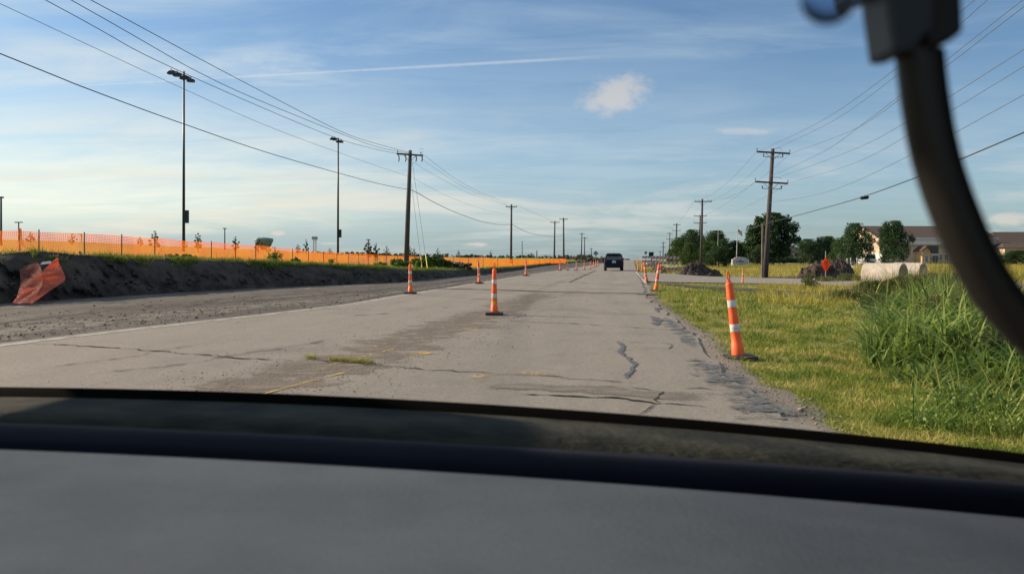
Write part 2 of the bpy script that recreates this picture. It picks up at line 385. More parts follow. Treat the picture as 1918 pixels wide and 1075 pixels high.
# road edges in world metres, read off the ground plane
RL = [(-12, -12), (-9.3, 4)] + [tuple(G0(a, b)[:2]) for a, b in [(0, 648), (240, 619), (480, 592), (659, 571), (759, 553), (860, 537), (980, 517), (1060, 505), (1105, 498), (1135, 493.5), (1153, 490), (1166, 487)]] + [(40, 330)]
RR = [(1.0, -12), (1.6, 3)] + [tuple(G0(a, b)[:2]) for a, b in [(1540, 804), (1439, 739), (1390, 705), (1342, 664), (1306, 625), (1269, 596), (1222, 562), (1213, 546), (1208, 530), (1199, 516), (1192, 505), (1189, 496), (1188, 487.5)]] + [(47, 330)]
def xl(Y): return np.interp(Y, [p[1] for p in RL], [p[0] for p in RL])
def xr(Y): return np.interp(Y, [p[1] for p in RR], [p[0] for p in RR])
ys = np.concatenate([np.linspace(-12, 60, 150), np.linspace(61, 330, 120)]); NV = 14
V = []
for Y in ys:
    a, b = xl(Y) - .35, xr(Y) - (.10 + .10 * float(vn(Y * 1.7, 0)) + .05 * float(vn(Y * 6, 3)) if Y < 60 else 0)
    for k in range(NV):
        u = k / (NV - 1); V.append((a + (b - a) * u, Y, crest(Y)))
I = np.arange((len(ys) - 1) * NV).reshape(-1, NV)[:, :-1].ravel()
tag(npmesh('road', np.array(V), np.stack([I, I + 1, I + NV + 1, I + NV], 1), M['road'], smooth=True), kind='structure')

# gravelly shoulder strip under the ragged right edge of the asphalt
V = []
for Y in ys[ys < 45]:
    b = xr(Y); j = .12 * float(vn(Y * 1.1, 5)) + .06 * float(vn(Y * 5, 6))
    for k, (o, z) in enumerate([(-.8, -.03), (-.1, -.025), (.12, -.03), (.3 + j, -.045), (.5 + j, -.11)]): V.append((b + o, Y, z))
n = len([1 for Y in ys if Y < 45]); I = np.arange((n - 1) * 5).reshape(-1, 5)[:, :-1].ravel()
tag(npmesh('gravel_shoulder', np.array(V), np.stack([I, I + 1, I + 6, I + 5], 1), M['mill'], smooth=True), kind='structure')

# loose gravel lane between the road and the foot of the cut bank
FOOT = [(-900, 612), (-500, 598), (0, 571), (240, 555), (480, 541), (620, 535), (760, 529), (840, 521), (900, 515.5), (960, 508), (1000, 501.5), (1048, 495), (1100, 491), (1150, 489)]
TOP = [(-900, 470), (-300, 474), (0, 477), (75, 472), (140, 480), (240, 483), (350, 487), (480, 490), (620, 497.5), (700, 500), (760, 504), (840, 505.5), (900, 503.5), (960, 501), (1048, 491.5), (1100, 489.3), (1150, 488)]
FEN = [(-900, 470, 34), (-300, 473, 38), (0, 475, 42), (250, 483.5, 45), (480, 489.5, 60), (700, 498, 80), (800, 501, 84), (900, 502, 90), (1000, 497, 104), (1048, 492, 118), (1100, 490, 135), (1150, 489, 150)]
SKY = [(-900, 440), (0, 449), (150, 453), (250, 457), (344, 463), (480, 468), (560, 473), (640, 477), (760, 481), (1000, 484), (1150, 487.6)]
def itp(L, px, k=1): return float(np.interp(px, [p[0] for p in L], [p[k] for p in L]))
def footY(px): return EYE * F / (itp(FOOT, px) - HY)
def footY_w(px): return min(footY(px), 190)
def lineY(px):
    tn = (px - CX) / F; best = 8.0
    for Y in np.geomspace(5, 260, 500):
        if xl(Y) > tn * Y: best = Y
        else: break
    # walk: line is right of the ray while near, so take first Y where xl(Y)>=tn*Y fails
    Ys = np.geomspace(4, 300, 900); d = xl(Ys) - .28 - tn * Ys; s = np.where(d[:-1] * d[1:] < 0)[0]
    return float(Ys[s[-1]]) if len(s) else best
def topP(px):
    Yf = footY_w(px); Yt = Yf + 1.3 + .01 * Yf; return Yt, EYE + (HY - itp(TOP, px)) / F * Yt
def lane_z(X, Y, u):
    s = X * math.sin(RD) + Y * math.cos(RD); t = X * math.cos(RD) - Y * math.sin(RD)
    rid = .05 * math.exp(-((u - .36) / .07) ** 2) * (.4 + max(0, float(fbm(s * .9, t * 2, 3, 4)))) + .03 * math.exp(-((u - .18) / .05) ** 2) * max(0, float(fbm(s * 1.4, t, 3, 9)))
    return -.012 + rid * .7 + .010 * float(fbm(s * 2.2, t * 2.6, 3, 2)) * smooth(u * 8) + .030 * smooth(u * 10) + crest(Y)
cols = np.arange(-900, 1131, 5.0); NR = 46; V = []
for px in cols:
    y0 = lineY(px) - .05; y1 = footY_w(px) + .4; tn = (px - CX) / F
    for k in range(NR):
        u = k / (NR - 1); Y = y0 + (max(y1, y0 + .3) - y0) * u; X = tn * Y
        z = lane_z(X, Y, u)
        V.append((X, Y, z))
I = np.arange((len(cols) - 1) * NR).reshape(-1, NR)[:, :-1].ravel()
o = npmesh('dirt_lane', np.array(V), np.stack([I, I + NR, I + NR + 1, I + 1], 1), M['mud'], smooth=True); tag(o, kind='structure')
# lane of lighter packed gravel next to the white line: thin sheet on top
def strip_between(name, u0, u1, z, m, px0=-700, px1=1110, step=8, ragged=.03, seed=0):
    V = []; K = 15; cs = np.arange(px0, px1, step)
    for px in cs:
        y0 = lineY(px) - .05; y1 = footY_w(px) + .4; tn = (px - CX) / F; L = max(.3, y1 - y0)
        for k in range(K):
            u = u0 + (u1 - u0) * k / (K - 1) + ragged * float(fbm(px * .02, (0 if k < K // 2 else 7), 3, seed)); Y = y0 + L * u
            V.append((tn * Y, Y, lane_z(tn * Y, Y, u) + z))
    I = np.arange((len(cs) - 1) * K).reshape(-1, K)[:, :-1].ravel()
    return tag(npmesh(name, np.array(V), np.stack([I, I + K, I + K + 1, I + 1], 1), m, smooth=True, edge=np.tile(np.minimum(1, np.minimum(np.arange(K), K - 1 - np.arange(K)) / 4), len(cs))), kind='structure')
M['dustw'] = worn('pale_dust', (.22, .205, .185), .47, .62, .8, stretch=(1, .3, 1), rot=RD, fine_scale=9)
M['track'] = worn('packed_mud_track', (.085, .073, .062), .34, .56, .8, stretch=(1, .3, 1), rot=RD, fine_scale=9)
strip_between('gravel_band', .03, .30, .005, worn('gravel_band_m', (.145, .125, .105), .38, .54, 1.6, c2=(.10, .087, .074), fine_scale=30), seed=3)
strip_between('mud_track', .30, .60, .009, M['track'], seed=5)
strip_between('dust_track', .68, .93, .006, M['dustw'], seed=8)

# the cut bank
cols = np.concatenate([np.arange(-900, 0, 12.0), np.arange(0, 1151, 2.5)]); NR = 26; V = []; TOPS = []
for px in cols:
    yf = footY_w(px); yt, zt = topP(px); tn = (px - CX) / F; amp = min(.16, .12 * abs(zt) + .03) * (1.4 if px < 260 else 1)
    ln = px * .02
    for k in range(NR):
        u = k / (NR - 1); Y = yf + (yt - yf) * (u ** 1.6 * .75 + .25 * u); z = -.05 + (zt + .05) * (smooth(u) * .6 + u * .4)
        X = tn * Y; s = X * .3 + Y
        d = float(fbm(s * 1.1 + px * .012, u * 2.2, 4, 11)); w = math.sin(math.pi * min(1, u * 1.02))
        d2 = float(fbm(s * 4.5, u * 7 + px * .01, 3, 31)); lay = math.sin(u * 16 + 2 * d) * .25; Y2 = Y + (d * 2.0 + d2 * .5 + lay * .6) * amp * w; z2 = z + (d * .5 + d2 * .2) * amp * w + (.05 * float(fbm(s * .7, 3, 3, 17)) if k == NR - 1 else 0)
        V.append((tn * Y2, Y2, z2 + crest(Y)))
    TOPS.append((px, yt, zt))
I = np.arange((len(cols) - 1) * NR).reshape(-1, NR)[:, :-1].ravel()
tag(npmesh('embankment', np.array(V), np.stack([I, I + NR, I + NR + 1, I + 1], 1), M['dirt'], smooth=False), kind='structure')

# field above the bank, rising to a low hill on the left
def field_knots(px):
    yt, zt = topP(px); yf = max(itp(FEN, px, 2), yt + 1.5); zf = EYE + (HY - itp(FEN, px)) / F * yf
    ysk = max(150, yf + 25); zs = EYE + (HY - itp(SKY, px)) / F * ysk
    return [yt - .02, yf, ysk, ysk + 160, 900], [zt - .01, zf, zs, zs - 3.5, -24]
def field_z(px, Y):
    a, b = field_knots(px); z = float(np.interp(Y, a, b))
    return z
cols = np.concatenate([np.arange(-1600, -300, 40.0), np.arange(-300, 1151, 8.0)]); RF = [0, .02, .05, .1, .2, .35, .5, .65, .8, .9, .96, 1]; V = []; NF = 0
for px in cols:
    a, b = field_knots(px); tn = (px - CX) / F
    row = [a[0] + (a[1] - a[0]) * u for u in RF] + [a[1] + (a[2] - a[1]) * u for u in np.linspace(.04, 1, 22)] + [a[2] + 40, a[2] + 90, a[3], 500, 900]
    NF = len(row)
    for i, Y in enumerate(row):
        z = float(np.interp(Y, a, b)) + (float(fbm(tn * Y * .09, Y * .09, 3, 21)) * .1 * min(1, (Y - a[0]) / 10)); V.append((tn * Y, Y, z))
I = np.arange((len(cols) - 1) * NF).reshape(-1, NF)[:, :-1].ravel()
tag(npmesh('field', np.array(V), np.stack([I, I + NF, I + NF + 1, I + 1], 1), M['field'], smooth=True), kind='structure')
def FP(px, Y): return Vector(((px - CX) / F * Y, Y, field_z(px, Y)))

# side road, lot, lawns on the right
def sheet(name, pix, m, dz, n=0):
    pts = [G(a, b) for a, b in pix]; me = MB(); me.add([p + Vector((0, 0, dz)) for p in pts], [tuple(range(len(pts)))])
    return tag(me.build(name, m), kind='structure')
def ribbon_ground(name, near, far, m, dz, n=40, rag=0):
    """sheet between two pixel polylines, following the ground"""
    V = []; x0, x1 = near[0][0], near[-1][0]; fx0, fx1 = far[0][0], far[-1][0]
    for i in range(n + 1):
        a = x0 + (x1 - x0) * i / n; b = fx0 + (fx1 - fx0) * i / n
        pn = G(a, itp(near, a)); pf = G(b, itp(far, b))
        for k in range(5):
            p = pn.lerp(pf, k / 4); z = ground_z(p.x, p.y) + dz
            V.append((p.x, p.y + (rag * float(vn(i * .7, k * 9)) if k in (0, 4) else 0), z))
    I = np.arange(n * 5).reshape(-1, 5)[:, :-1].ravel()
    return tag(npmesh(name, np.array(V), np.stack([I, I + 5, I + 6, I + 1], 1), m, smooth=True, edge=np.tile([0, 1, 1, 1, 0], n + 1)), kind='structure')
ribbon_ground('side_road', [(1208, 529), (1260, 530), (1400, 532), (1540, 536), (1700, 543), (2300, 560)], [(1193, 511), (1260, 514), (1400, 521), (1540, 524), (1700, 526), (2300, 536)], M['side'], .045)
ribbon_ground('bare_soil_strip', [(1232, 534), (1330, 545), (1450, 556), (1560, 566), (1660, 574)], [(1250, 531), (1330, 536), (1450, 541), (1560, 549), (1660, 556)], worn('torn_soil', (.085, .06, .042), .44, .50, 1.3, c2=(.045, .036, .03), fine_scale=14), .03, rag=.5)
ribbon_ground('torn_soil_patch', [(1440, 524), (1500, 526), (1560, 526)], [(1440, 519), (1500, 518), (1560, 518)], M['dirt'], .03, 14, .8)
ribbon_ground('parking_lot', [(1405, 494), (1500, 497), (1620, 504), (1720, 503)], [(1405, 489.5), (1500, 490), (1620, 491.5), (1720, 492)], M['lot'], .06)
ribbon_ground('lawn', [(1236, 501), (1320, 499), (1390, 498)], [(1236, 491), (1320, 491), (1390, 491)], mat('bright_lawn', (.26, .27, .03), (.2, .22, .03), .9, .2, fine=.2), .03)  # lawn in its own brighter yellow green
ribbon_ground('footpath', [(1240, 501.6), (1300, 500.5), (1400, 499.5)], [(1240, 500.2), (1300, 499.3), (1400, 498.4)], M['lot'], .06)


# ------------------------------------------------------------------ road surface detail
def ribbon(name, pix, width, m, dz=.016, jag=.02, step=.12, seed=0, taper=True, world=False, kind='structure', wj=.5, fade=True):
    E = []
    pts = [Vector(p) if world else G0(*p) for p in pix]; P2 = []
    for a, b in zip(pts[:-1], pts[1:]):
        k = max(1, int((b - a).length / step))
        for i in range(k): P2.append(a.lerp(b, i / k))
    P2.append(pts[-1]); n = len(P2); V = []
    for i, p in enumerate(P2):
        d = (P2[min(i + 1, n - 1)] - P2[max(i - 1, 0)]); d.z = 0; d.normalize(); e = Vector((-d.y, d.x, 0))
        j = jag * float(fbm(i * .35, seed * 3.3, 3, seed)); w = width * (1 + wj * float(fbm(i * .5, 5, 2, seed + 5)))
        if taper: w *= min(1, .15 + min(i, n - 1 - i) / 4)
        q = p + e * j; V += [(*(q + e * w * f)[:2], dz + crest(p.y)) for f in (-.5, -.25, 0, .25, .5)]; E += [v * min(1, min(i, n - 1 - i) / 2.5) for v in ((0, .75, 1, .75, 0) if fade else (1,) * 5)]
    I = np.arange((n - 1) * 5).reshape(-1, 5)[:, :-1].ravel()
    return tag(npmesh(name, np.array(V), np.stack([I, I + 1, I + 6, I + 5], 1), m, edge=E), kind=kind)
wl = [(p[0] - .02, p[1], 0) for p in RL[1:-3]]
ribbon('edge_line', wl, .19, M['white'], .006, jag=.015, taper=False, world=True, wj=.15, fade=False)
for pts in ([(430, 758), (500, 737), (575, 716), (640, 699), (690, 687)], [(585, 692), (640, 678), (700, 663), (752, 650)], [(850, 622), (905, 610), (940, 604)], [(700, 705), (745, 690), (790, 674)]):
    ribbon('centre_line', pts, .075, M['yellow'], .007, jag=.02, taper=False, seed=len(pts))
ribbon('centre_patch', [(758, 665), (785, 663), (815, 660)], .24, M['yellow'], .009, jag=.02, seed=4, wj=.3, taper=False, fade=False)
bpy.data.objects['centre_patch'].data.materials[0] = worn('yellow_patch_paint', (.60, .36, .07), .30, .42, 3, fine_scale=30)
cr = [([(60, 644), (140, 648), (230, 652), (320, 661), (400, 667), (480, 673), (580, 676)], .035, .05), ([(580, 676), (720, 686), (790, 693), (900, 698), (1080, 706)], .02, .05),
      ([(975, 738), (1060, 742), (1150, 746), (1225, 757), (1255, 757), (1330, 763)], .022, .03), ([(1228, 756), (1240, 745), (1252, 734)], .02, .04), ([(1240, 735), (1180, 727), (1120, 724)], .016, .04), ([(1195, 778), (1215, 768), (1228, 756)], .012, .03), ([(1040, 706), (1080, 711), (1150, 714), (1215, 722)], .014, .03),
      ([(1282, 728), (1310, 728), (1335, 731)], .03, .03), ([(1310, 735), (1330, 738), (1340, 739)], .03, .02),
      ([(935, 600), (1010, 604), (1100, 608), (1240, 617), (1300, 621)], .03, .04), ([(1130, 638), (1170, 641), (1250, 643), (1262, 646), (1250, 653), (1180, 650)], .016, .04),
      ([(1080, 585), (1150, 587), (1230, 591)], .02, .05), ([(480, 576), (600, 578), (740, 582)], .02, .05), ([(780, 553), (860, 558), (925, 562), (1000, 566)], .02, .05), ([(1000, 566), (1100, 570), (1210, 573)], .016, .05),
      ([(1010, 527), (1060, 528), (1110, 531), (1190, 533)], .04, .08), ([(1100, 519), (1150, 520), (1175, 521)], .05, .08), ([(1116, 507), (1095, 516), (1067, 529)], .09, .05), ([(985, 590), (960, 596)], .03, .03)]
for i, (p, w, j) in enumerate(cr): ribbon('road_crack', p, w * (1.5 if i in (2, 3, 7, 8) else 1.0), M['crack'], .008, jag=j * 1.3, seed=i, wj=1.0, step=.06)
M['seam'] = worn('seam_fill', (.075, .064, .054), .24, .50, 1.6, stretch=(1, 2, 1), fine_scale=14)
ribbon('rough_patch', [(890, 722), (980, 724), (1100, 730), (1230, 740), (1335, 745)], .50, worn('rough_patch_m', (.17, .145, .12), .28, .50, 2.2, c2=(.13, .112, .095), fine_scale=38), .005, jag=.03, taper=False, wj=.2)
ribbon('repair_seam', [(880, 542), (960, 544), (1040, 547), (1120, 549), (1205, 550), (1225, 552)], .75, M['seam'], .0065, jag=.1, taper=False, wj=.3)
ribbon('repair_seam', [(770, 541), (830, 541), (890, 542)], .7, M['seam'], .0065, jag=.1, taper=False)
for p, w in (([(1060, 540), (1100, 541), (1170, 542)], .5), ([(980, 533), (1010, 535), (1050, 534)], .5), ([(150, 700), (300, 688), (520, 655), (620, 635)], .25), ([(60, 690), (200, 675), (420, 640)], .2), ([(1130, 533), (1165, 534), (1195, 536)], .7)):
    ribbon('tyre_stain', p, w, M['stain'], .0065, jag=.1, seed=int(w * 10), wj=.3)
ribbon('sealed_crack', [(1160, 640), (1166, 652), (1163, 660), (1180, 672), (1186, 683), (1184, 694), (1172, 702), (1174, 710)], .062, M['tarline'], .009, jag=.03, wj=.5, step=.06)
ribbon('sealed_crack', [(1225, 592), (1228, 600), (1230, 610)], .16, M['tarline'], .009, jag=.06, wj=.7)
ribbon('sealed_crack', [(1232, 575), (1226, 581), (1236, 586)], .06, M['tarline'], .009, jag=.06, wj=.7)
tp = [([(1238, 592), (1262, 612), (1290, 636), (1316, 660)], .50), ([(1288, 664), (1330, 690), (1372, 722), (1412, 756), (1450, 790), (1500, 840)], .85), ([(1340, 735), (1372, 756), (1410, 790), (1440, 830)], .55)]
for i, (p, w) in enumerate(tp): ribbon('tar_patch', p, w, M['tar'], .007 + .003 * i, jag=.03, seed=i + 20, wj=.2, step=.3)
for p, w in (([(640, 592), (700, 590), (742, 586)], .28), ([(600, 601), (640, 600)], .2), ([(695, 601), (722, 603)], .12), ([(850, 655), (868, 657)], .05), ([(818, 575), (842, 578)], .2), ([(886, 566), (902, 566)], .2)):
    ribbon('pothole', p, w * .8, worn('pothole_fill', (.10, .09, .08), .38, .5, 2.5, fine_scale=14), .0075, jag=.06, seed=3)
ribbon('sand_smear', [(870, 722), (900, 706), (960, 700), (1060, 704)], .5, M['sand'], .0055, jag=.1)
ribbon('gravel_scatter', [(430, 750), (600, 690), (760, 640), (880, 600), (960, 572), (1010, 550)], 1.9, worn('scattered_grit', (.165, .135, .105), .40, .54, 2.2, fine_scale=34), .0045, jag=.2, taper=False, wj=.25)
ribbon('kerb_lip', [(1192, 511), (1202, 523), (1210, 533)], .12, M['lot'], .05, jag=.01)

# loose stones and clods
def stones(name, pts, size, m, seed=0, flat=.55):
    r = np.random.default_rng(seed); n = len(pts); pts = np.array(pts); s = np.array(size) if hasattr(size, '__len__') else r.lognormal(math.log(size), .45, n)
    base = np.array([(1, 0, 0), (0, 1, 0), (-1, 0, 0), (0, -1, 0), (0, 0, 1), (0, 0, -1)], float)
    v = base[None] * (.6 + .6 * r.random((n, 6, 1))); v[:, :, 2] *= flat; th = r.random(n) * 6.28; c, q = np.cos(th), np.sin(th)
    x = v[:, :, 0] * c[:, None] - v[:, :, 1] * q[:, None]; y = v[:, :, 0] * q[:, None] + v[:, :, 1] * c[:, None]; v = np.stack([x, y, v[:, :, 2]], 2)
    v = v * s[:, None, None] + pts[:, None]; f = np.array([(0, 1, 4), (1, 2, 4), (2, 3, 4), (3, 0, 4), (1, 0, 5), (2, 1, 5), (3, 2, 5), (0, 3, 5)])
    f = (f[None] + np.arange(n)[:, None, None] * 6).reshape(-1, 3)
    return tag(npmesh(name, v.reshape(-1, 3), f, m), kind='stuff')
pts = []
for _ in range(11000):
    Y = random.uniform(6.5, 30); c = np.interp(Y, [7, 9.5, 12, 15.5, 20, 34], [-2.9, -1.9, -1.3, -.6, .4, 2.5]); X = random.gauss(c, .8); pts.append((X, Y, .003))
tag(stones('loose_gravel', pts, np.minimum(.019, rng.lognormal(math.log(.0062), .45, len(pts))), mat('pale_stones', (.30, .26, .21), (.17, .145, .12), .9, 6), 1), 'pale gravel bits scattered along the middle of the road', 'gravel')
pts = []
for _ in range(2600):
    px = random.uniform(-200, 1080); y0 = lineY(px); y1 = footY_w(px); u = abs(random.gauss(.25, .17)); Y = y0 + (y1 - y0) * min(.98, u); pts.append(((px - CX) / F * Y, Y, .028 + crest(Y)))
tag(stones('mud_clods', pts, np.minimum(.06, rng.lognormal(math.log(.016), .6, len(pts))), mat('clods', (.2, .17, .14), (.10, .085, .07), .95, 4), 2), 'dark clods and stones strewn over the dirt lane left of the road', 'clods')
pts = []
for _ in range(1500):
    Y = random.uniform(5.5, 26); pts.append((xr(Y) + random.gauss(.08, .14), Y, -.01))
tag(stones('edge_grit', pts, .010, mat('edge_stones', (.26, .22, .17), (.13, .11, .085), .9, 6), 3), 'small stones crumbled off the right edge of the asphalt', 'gravel')
pts = []; sz = []
for _ in range(900):
    px = random.uniform(0, 1000); u = random.random(); yf = footY_w(px); yt, zt = topP(px); pts.append(((px - CX) / F * (yf + (yt - yf) * u), yf + (yt - yf) * u, zt * u ** .7)); sz.append(random.choice([.03, .04, .05, .09]))
tag(stones('bank_clods', pts, sz, mat('bank_clod', (.06, .05, .045), (.03, .027, .027), .95, 4), 4, .8), 'black soil lumps on the face of the cut bank', 'soil')


# ------------------------------------------------------------------ grass blades and leaves
def blades(pos, h, w, lean, segs=1, seed=0, curl=.5):
    """ribbons; returns V,F arrays"""
    r = np.random.default_rng(seed); n = len(pos); pos = np.asarray(pos, float); h = np.broadcast_to(h, n); w = np.broadcast_to(w, n)
    th = r.random(n) * 6.283; ld = np.stack([np.cos(th), np.sin(th)], 1); wd = r.random(n) * 6.283; e = np.stack([np.cos(wd), np.sin(wd)], 1)
    ln = np.abs(r.normal(lean, lean * .5, n)); K = segs + 1; V = np.zeros((n, K, 2, 3))
    for k in range(K):
        u = k / segs; off = ln * h * (u ** (1 + curl)); zz = h * (u - curl * .35 * ln * u ** 3)
        ww = w * (1 - u) ** .6 * .5 if k < segs else w * .06
        for j, sgn in enumerate((-1, 1)):
            V[:, k, j, :2] = pos[:, :2] + ld * off[:, None] + e * (ww * sgn)[:, None] if not np.isscalar(ww) else 0
            V[:, k, j, 2] = pos[:, 2] + zz
    q = []
    for k in range(segs): a = k * 2; q.append((a, a + 1, a + 3, a + 2))
    Fq = (np.array(q)[None] + (np.arange(n) * K * 2)[:, None, None]).reshape(-1, 4)
    return V.reshape(-1, 3), Fq
def leaves(pos, size, seed=0, up=0.0, aspect=.6):
    r = np.random.default_rng(seed); n = len(pos); pos = np.asarray(pos, float); size = np.broadcast_to(size, n)
    a = r.normal(size=(n, 3)); a[:, 2] += up; a /= np.linalg.norm(a, axis=1)[:, None]; b = np.cross(a, r.normal(size=(n, 3))); b /= np.linalg.norm(b, axis=1)[:, None]
    s = size[:, None]; V = np.stack([pos - a * s * .5, pos + b * s * aspect * .5, pos + a * s * .5, pos - b * s * aspect * .5], 1)
    return V.reshape(-1, 3), np.arange(n * 4).reshape(-1, 4)
def cat(parts):
    V = []; Fs = []; n = 0
    for v, f in parts: V.append(v); Fs.append(f + n); n += len(v)
    return np.concatenate(V), np.concatenate(Fs)


def on_verge(X, Y): return X > xr(Y) + .18 + .12 * vn(Y * 1.1, 5) + .16 * vn(Y * 3.3, 8)
def scatter(n, px0, px1, py0, py1, seed, dens=None):
    """ground points under a picture window, even over the ground"""
    r = np.random.default_rng(seed); Y0 = (EYE + .3) * F / (py0 - HY); Y1 = (EYE + .2) * F / (py1 - HY); out = []
    while len(out) < n:
        Y = math.sqrt(r.uniform(Y1 ** 2, Y0 ** 2)) if dens is None else math.exp(r.uniform(math.log(Y1), math.log(Y0)))
        px = r.uniform(px0, px1); X = (px - CX) / F * Y
        if X > xr(Y) + .1: out.append((X, Y, ground_z(X, Y)))
    return np.array(out)
def in_side_road(p):
    py = HY + (EYE - p[:, 2]) / p[:, 1] * F; px = CX + p[:, 0] / p[:, 1] * F
    nr = np.interp(px, [1208, 1400, 1540, 1700, 2300], [529, 532, 536, 543, 560]); fr = np.interp(px, [1193, 1400, 1540, 1700, 2300], [511, 521, 524, 526, 536])
    return (py < nr + 1) & (py > fr - 1)
def in_soil(p):
    py = HY + (EYE - p[:, 2]) / p[:, 1] * F; px = CX + p[:, 0] / p[:, 1] * F
    nr = np.interp(px, [1232, 1330, 1450, 1560, 1660], [534, 545, 556, 566, 574]); fr = np.interp(px, [1250, 1330, 1450, 1560, 1660], [531, 536, 541, 549, 556])
    return (py < nr) & (py > fr) & (px < 1660) & (vn(p[:, 0] * 1.3, p[:, 1] * 1.3, 3) > -.35)
parts = []
p = scatter(115000, 1200, 2150, 556, 960, 5, 'log'); k = np.array([on_verge(a, b) for a, b in p[:, :2]]); p = p[k]
pn = vn(p[:, 0] * 1.6, p[:, 1] * 1.6, 4) + .6 * vn(p[:, 0] * 5, p[:, 1] * 5, 9); p = p[pn > np.where(p[:, 1] < 9, -1.5, -.75) + .3 * rng.random(len(p))]
clump = 1 + .5 * vn(p[:, 0] * 2.5, p[:, 1] * 2.5, 7)
parts.append(blades(p, (.022 + .0022 * p[:, 1]) * clump * rng.lognormal(0, .35, len(p)) * 1.2, .0035 + .00075 * p[:, 1], .9, 2, 6))
p = scatter(16000, 1220, 2100, 556, 940, 81, 'log'); p = p[vn(p[:, 0] * 1.3, p[:, 1] * 1.3, 12) + .5 * vn(p[:, 0] * 4, p[:, 1] * 4, 13) >.45]; CLIP = blades(p, .012 + .0012 * p[:, 1], .004 + .0007 * p[:, 1], 4.0, 2, 82, .2)
p = scatter(30000, 1200, 2000, 520, 560, 8); k = np.array([on_verge(a, b) for a, b in p[:, :2]]) & ~in_side_road(p) & ~in_soil(p); p = p[k]
parts.append(blades(p, rng.lognormal(math.log(.08), .35, len(p)), .03, .8, 1, 9))
V, Fq = cat(parts)
tag(npmesh('verge_grass', V, Fq, M['grass']), 'short mown yellow green grass on the verge right of the road', 'grass', kind='stuff')
p = scatter(15000, 1500, 2150, 545, 850, 91, 'log'); px = p[:, 0] / p[:, 1] * F + CX; py = HY + (EYE - p[:, 2]) / p[:, 1] * F; dn = (px - 1600) * .55 + (py - 560) * -.38 + 40 * vn(p[:, 0] * 1.1, p[:, 1] * 1.1, 92); p = p[(dn > -20) & ~in_side_road(p)]
V2_, F2_ = cat([blades(p, rng.lognormal(math.log(.16), .5, len(p)), .008 + .0006 * p[:, 1], .8, 3, 93), leaves(np.repeat(p[:2500], 3, 0) + rng.normal(0, .05, (len(p[:2500]) * 3, 3)) * [1, 1, .6] + [0, 0, .12], .045, 94)])
tag(npmesh('verge_weeds', V2_, F2_, M['weedy']), 'mixed knee high weeds thinning out from the tall clumps into the mown verge', 'weeds', kind='stuff')
tag(npmesh('grass_clippings', *CLIP, leafmat('straw', [(.30, .22, .08), (.50, .38, .16), (.62, .48, .24)], 2, .2)), 'straw coloured clippings lying on the mown verge', 'clippings', kind='stuff')
# long golden grass beyond the side road and round the pipes
parts = []
p = scatter(26000, 1190, 1560, 495, 523, 12); p = p[~in_side_road(p)]; p = p[(p[:, 0] / p[:, 1] * F + CX > 1300) | (p[:, 1] < 90)]; parts.append(blades(p, rng.lognormal(math.log(.22), .35, len(p)), .05, .5, 1, 13))
p = scatter(26000, 1540, 2000, 500, 560, 14); p = p[~in_side_road(p)]; px = p[:, 0] / p[:, 1] * F + CX; p = p[px > 1600 - 0 * px]; parts.append(blades(p, rng.lognormal(math.log(.42), .35, len(p)), .05, .45, 2, 15))
p = scatter(9000, 1420, 1700, 536, 575, 16); p = p[~in_side_road(p) & ~in_soil(p)]; parts.append(blades(p, rng.lognormal(math.log(.2), .4, len(p)), .022, .6, 2, 17))
p = scatter(16000, 1600, 2050, 560, 800, 33); px = p[:, 0] / p[:, 1] * F + CX; py = HY + (EYE - p[:, 2]) / p[:, 1] * F; p = p[(px - 1600) * .55 + (py - 560) * -.35 > 10 + 25 * vn(p[:, 0] * 1.5, p[:, 1] * 1.5, 2)]; parts.append(blades(p, rng.lognormal(math.log(.17), .5, len(p)), .009, .7, 3, 34))
V, Fq = cat(parts)
tag(npmesh('dry_grass', V, Fq, M['dry']), 'long golden grass round the side road and the concrete pipes', 'grass', kind='stuff')
# fringe along the top of the bank
p = []
for _ in range(24000):
    px = random.uniform(-300, 1100); yt, zt = topP(px); Y = yt + abs(random.gauss(0, .9 + .02 * yt)) - .1
    if float(vn(px * .03, 3)) + random.random() * .8 > -.1 and px > 120 or random.random() < .2: p.append(((px - CX) / F * Y, Y, field_z(px, Y)))
for _ in range(16000):
    px = random.uniform(60, 1080); yf = footY_w(px); yt, zt = topP(px); u = 1 - abs(random.gauss(0, .16)); q = float(fbm(px * .02, u * 3, 3, 77))
    if q > -.05 and u > .3: p.append(((px - CX) / F * (yf + (yt - yf) * (u ** 1.6 * .75 + .25 * u)), yf + (yt - yf) * (u ** 1.6 * .75 + .25 * u) - .04, zt * (smooth(u) * .6 + u * .4) + .01))
V, Fq = blades(np.array(p), rng.lognormal(math.log(.11), .4, len(p)), .022, .6, 1, 19)
tag(npmesh('bank_top_grass', V, Fq, leafmat('bank_grass', [(.05, .09, .012), (.10, .15, .02), (.2, .2, .04)], .5, .4)), 'green grass fringe along the top of the cut bank', 'grass', kind='stuff')
# tuft strip growing out of the cross crack
p = []
for _ in range(1500):
    u = random.random(); q = G0(572 + 145 * u, 671 + 11 * u + .3); p.append((q.x + random.gauss(0, .02), q.y + random.gauss(0, .035), .01))
p = np.array(p); k_ = vn(p[:, 0] * 9, p[:, 1] * 0, 5); p = p[k_ > -.45 + .5 * rng.random(len(p))]; V, Fq = blades(p, rng.lognormal(math.log(.036), .5, len(p)), .006, 1.1, 2, 21)
tag(npmesh('crack_grass', V, Fq, leafmat('crack_grass_m', [(.14, .16, .02), (.30, .29, .05), (.42, .36, .12)], .5, .3)), 'yellow green tuft strip growing out of a crack across the left lane', 'grass', kind='stuff')
ribbon('crack_hollow', [(572, 672.6), (640, 678), (720, 684)], .05, M['crack'], .008, jag=.01)


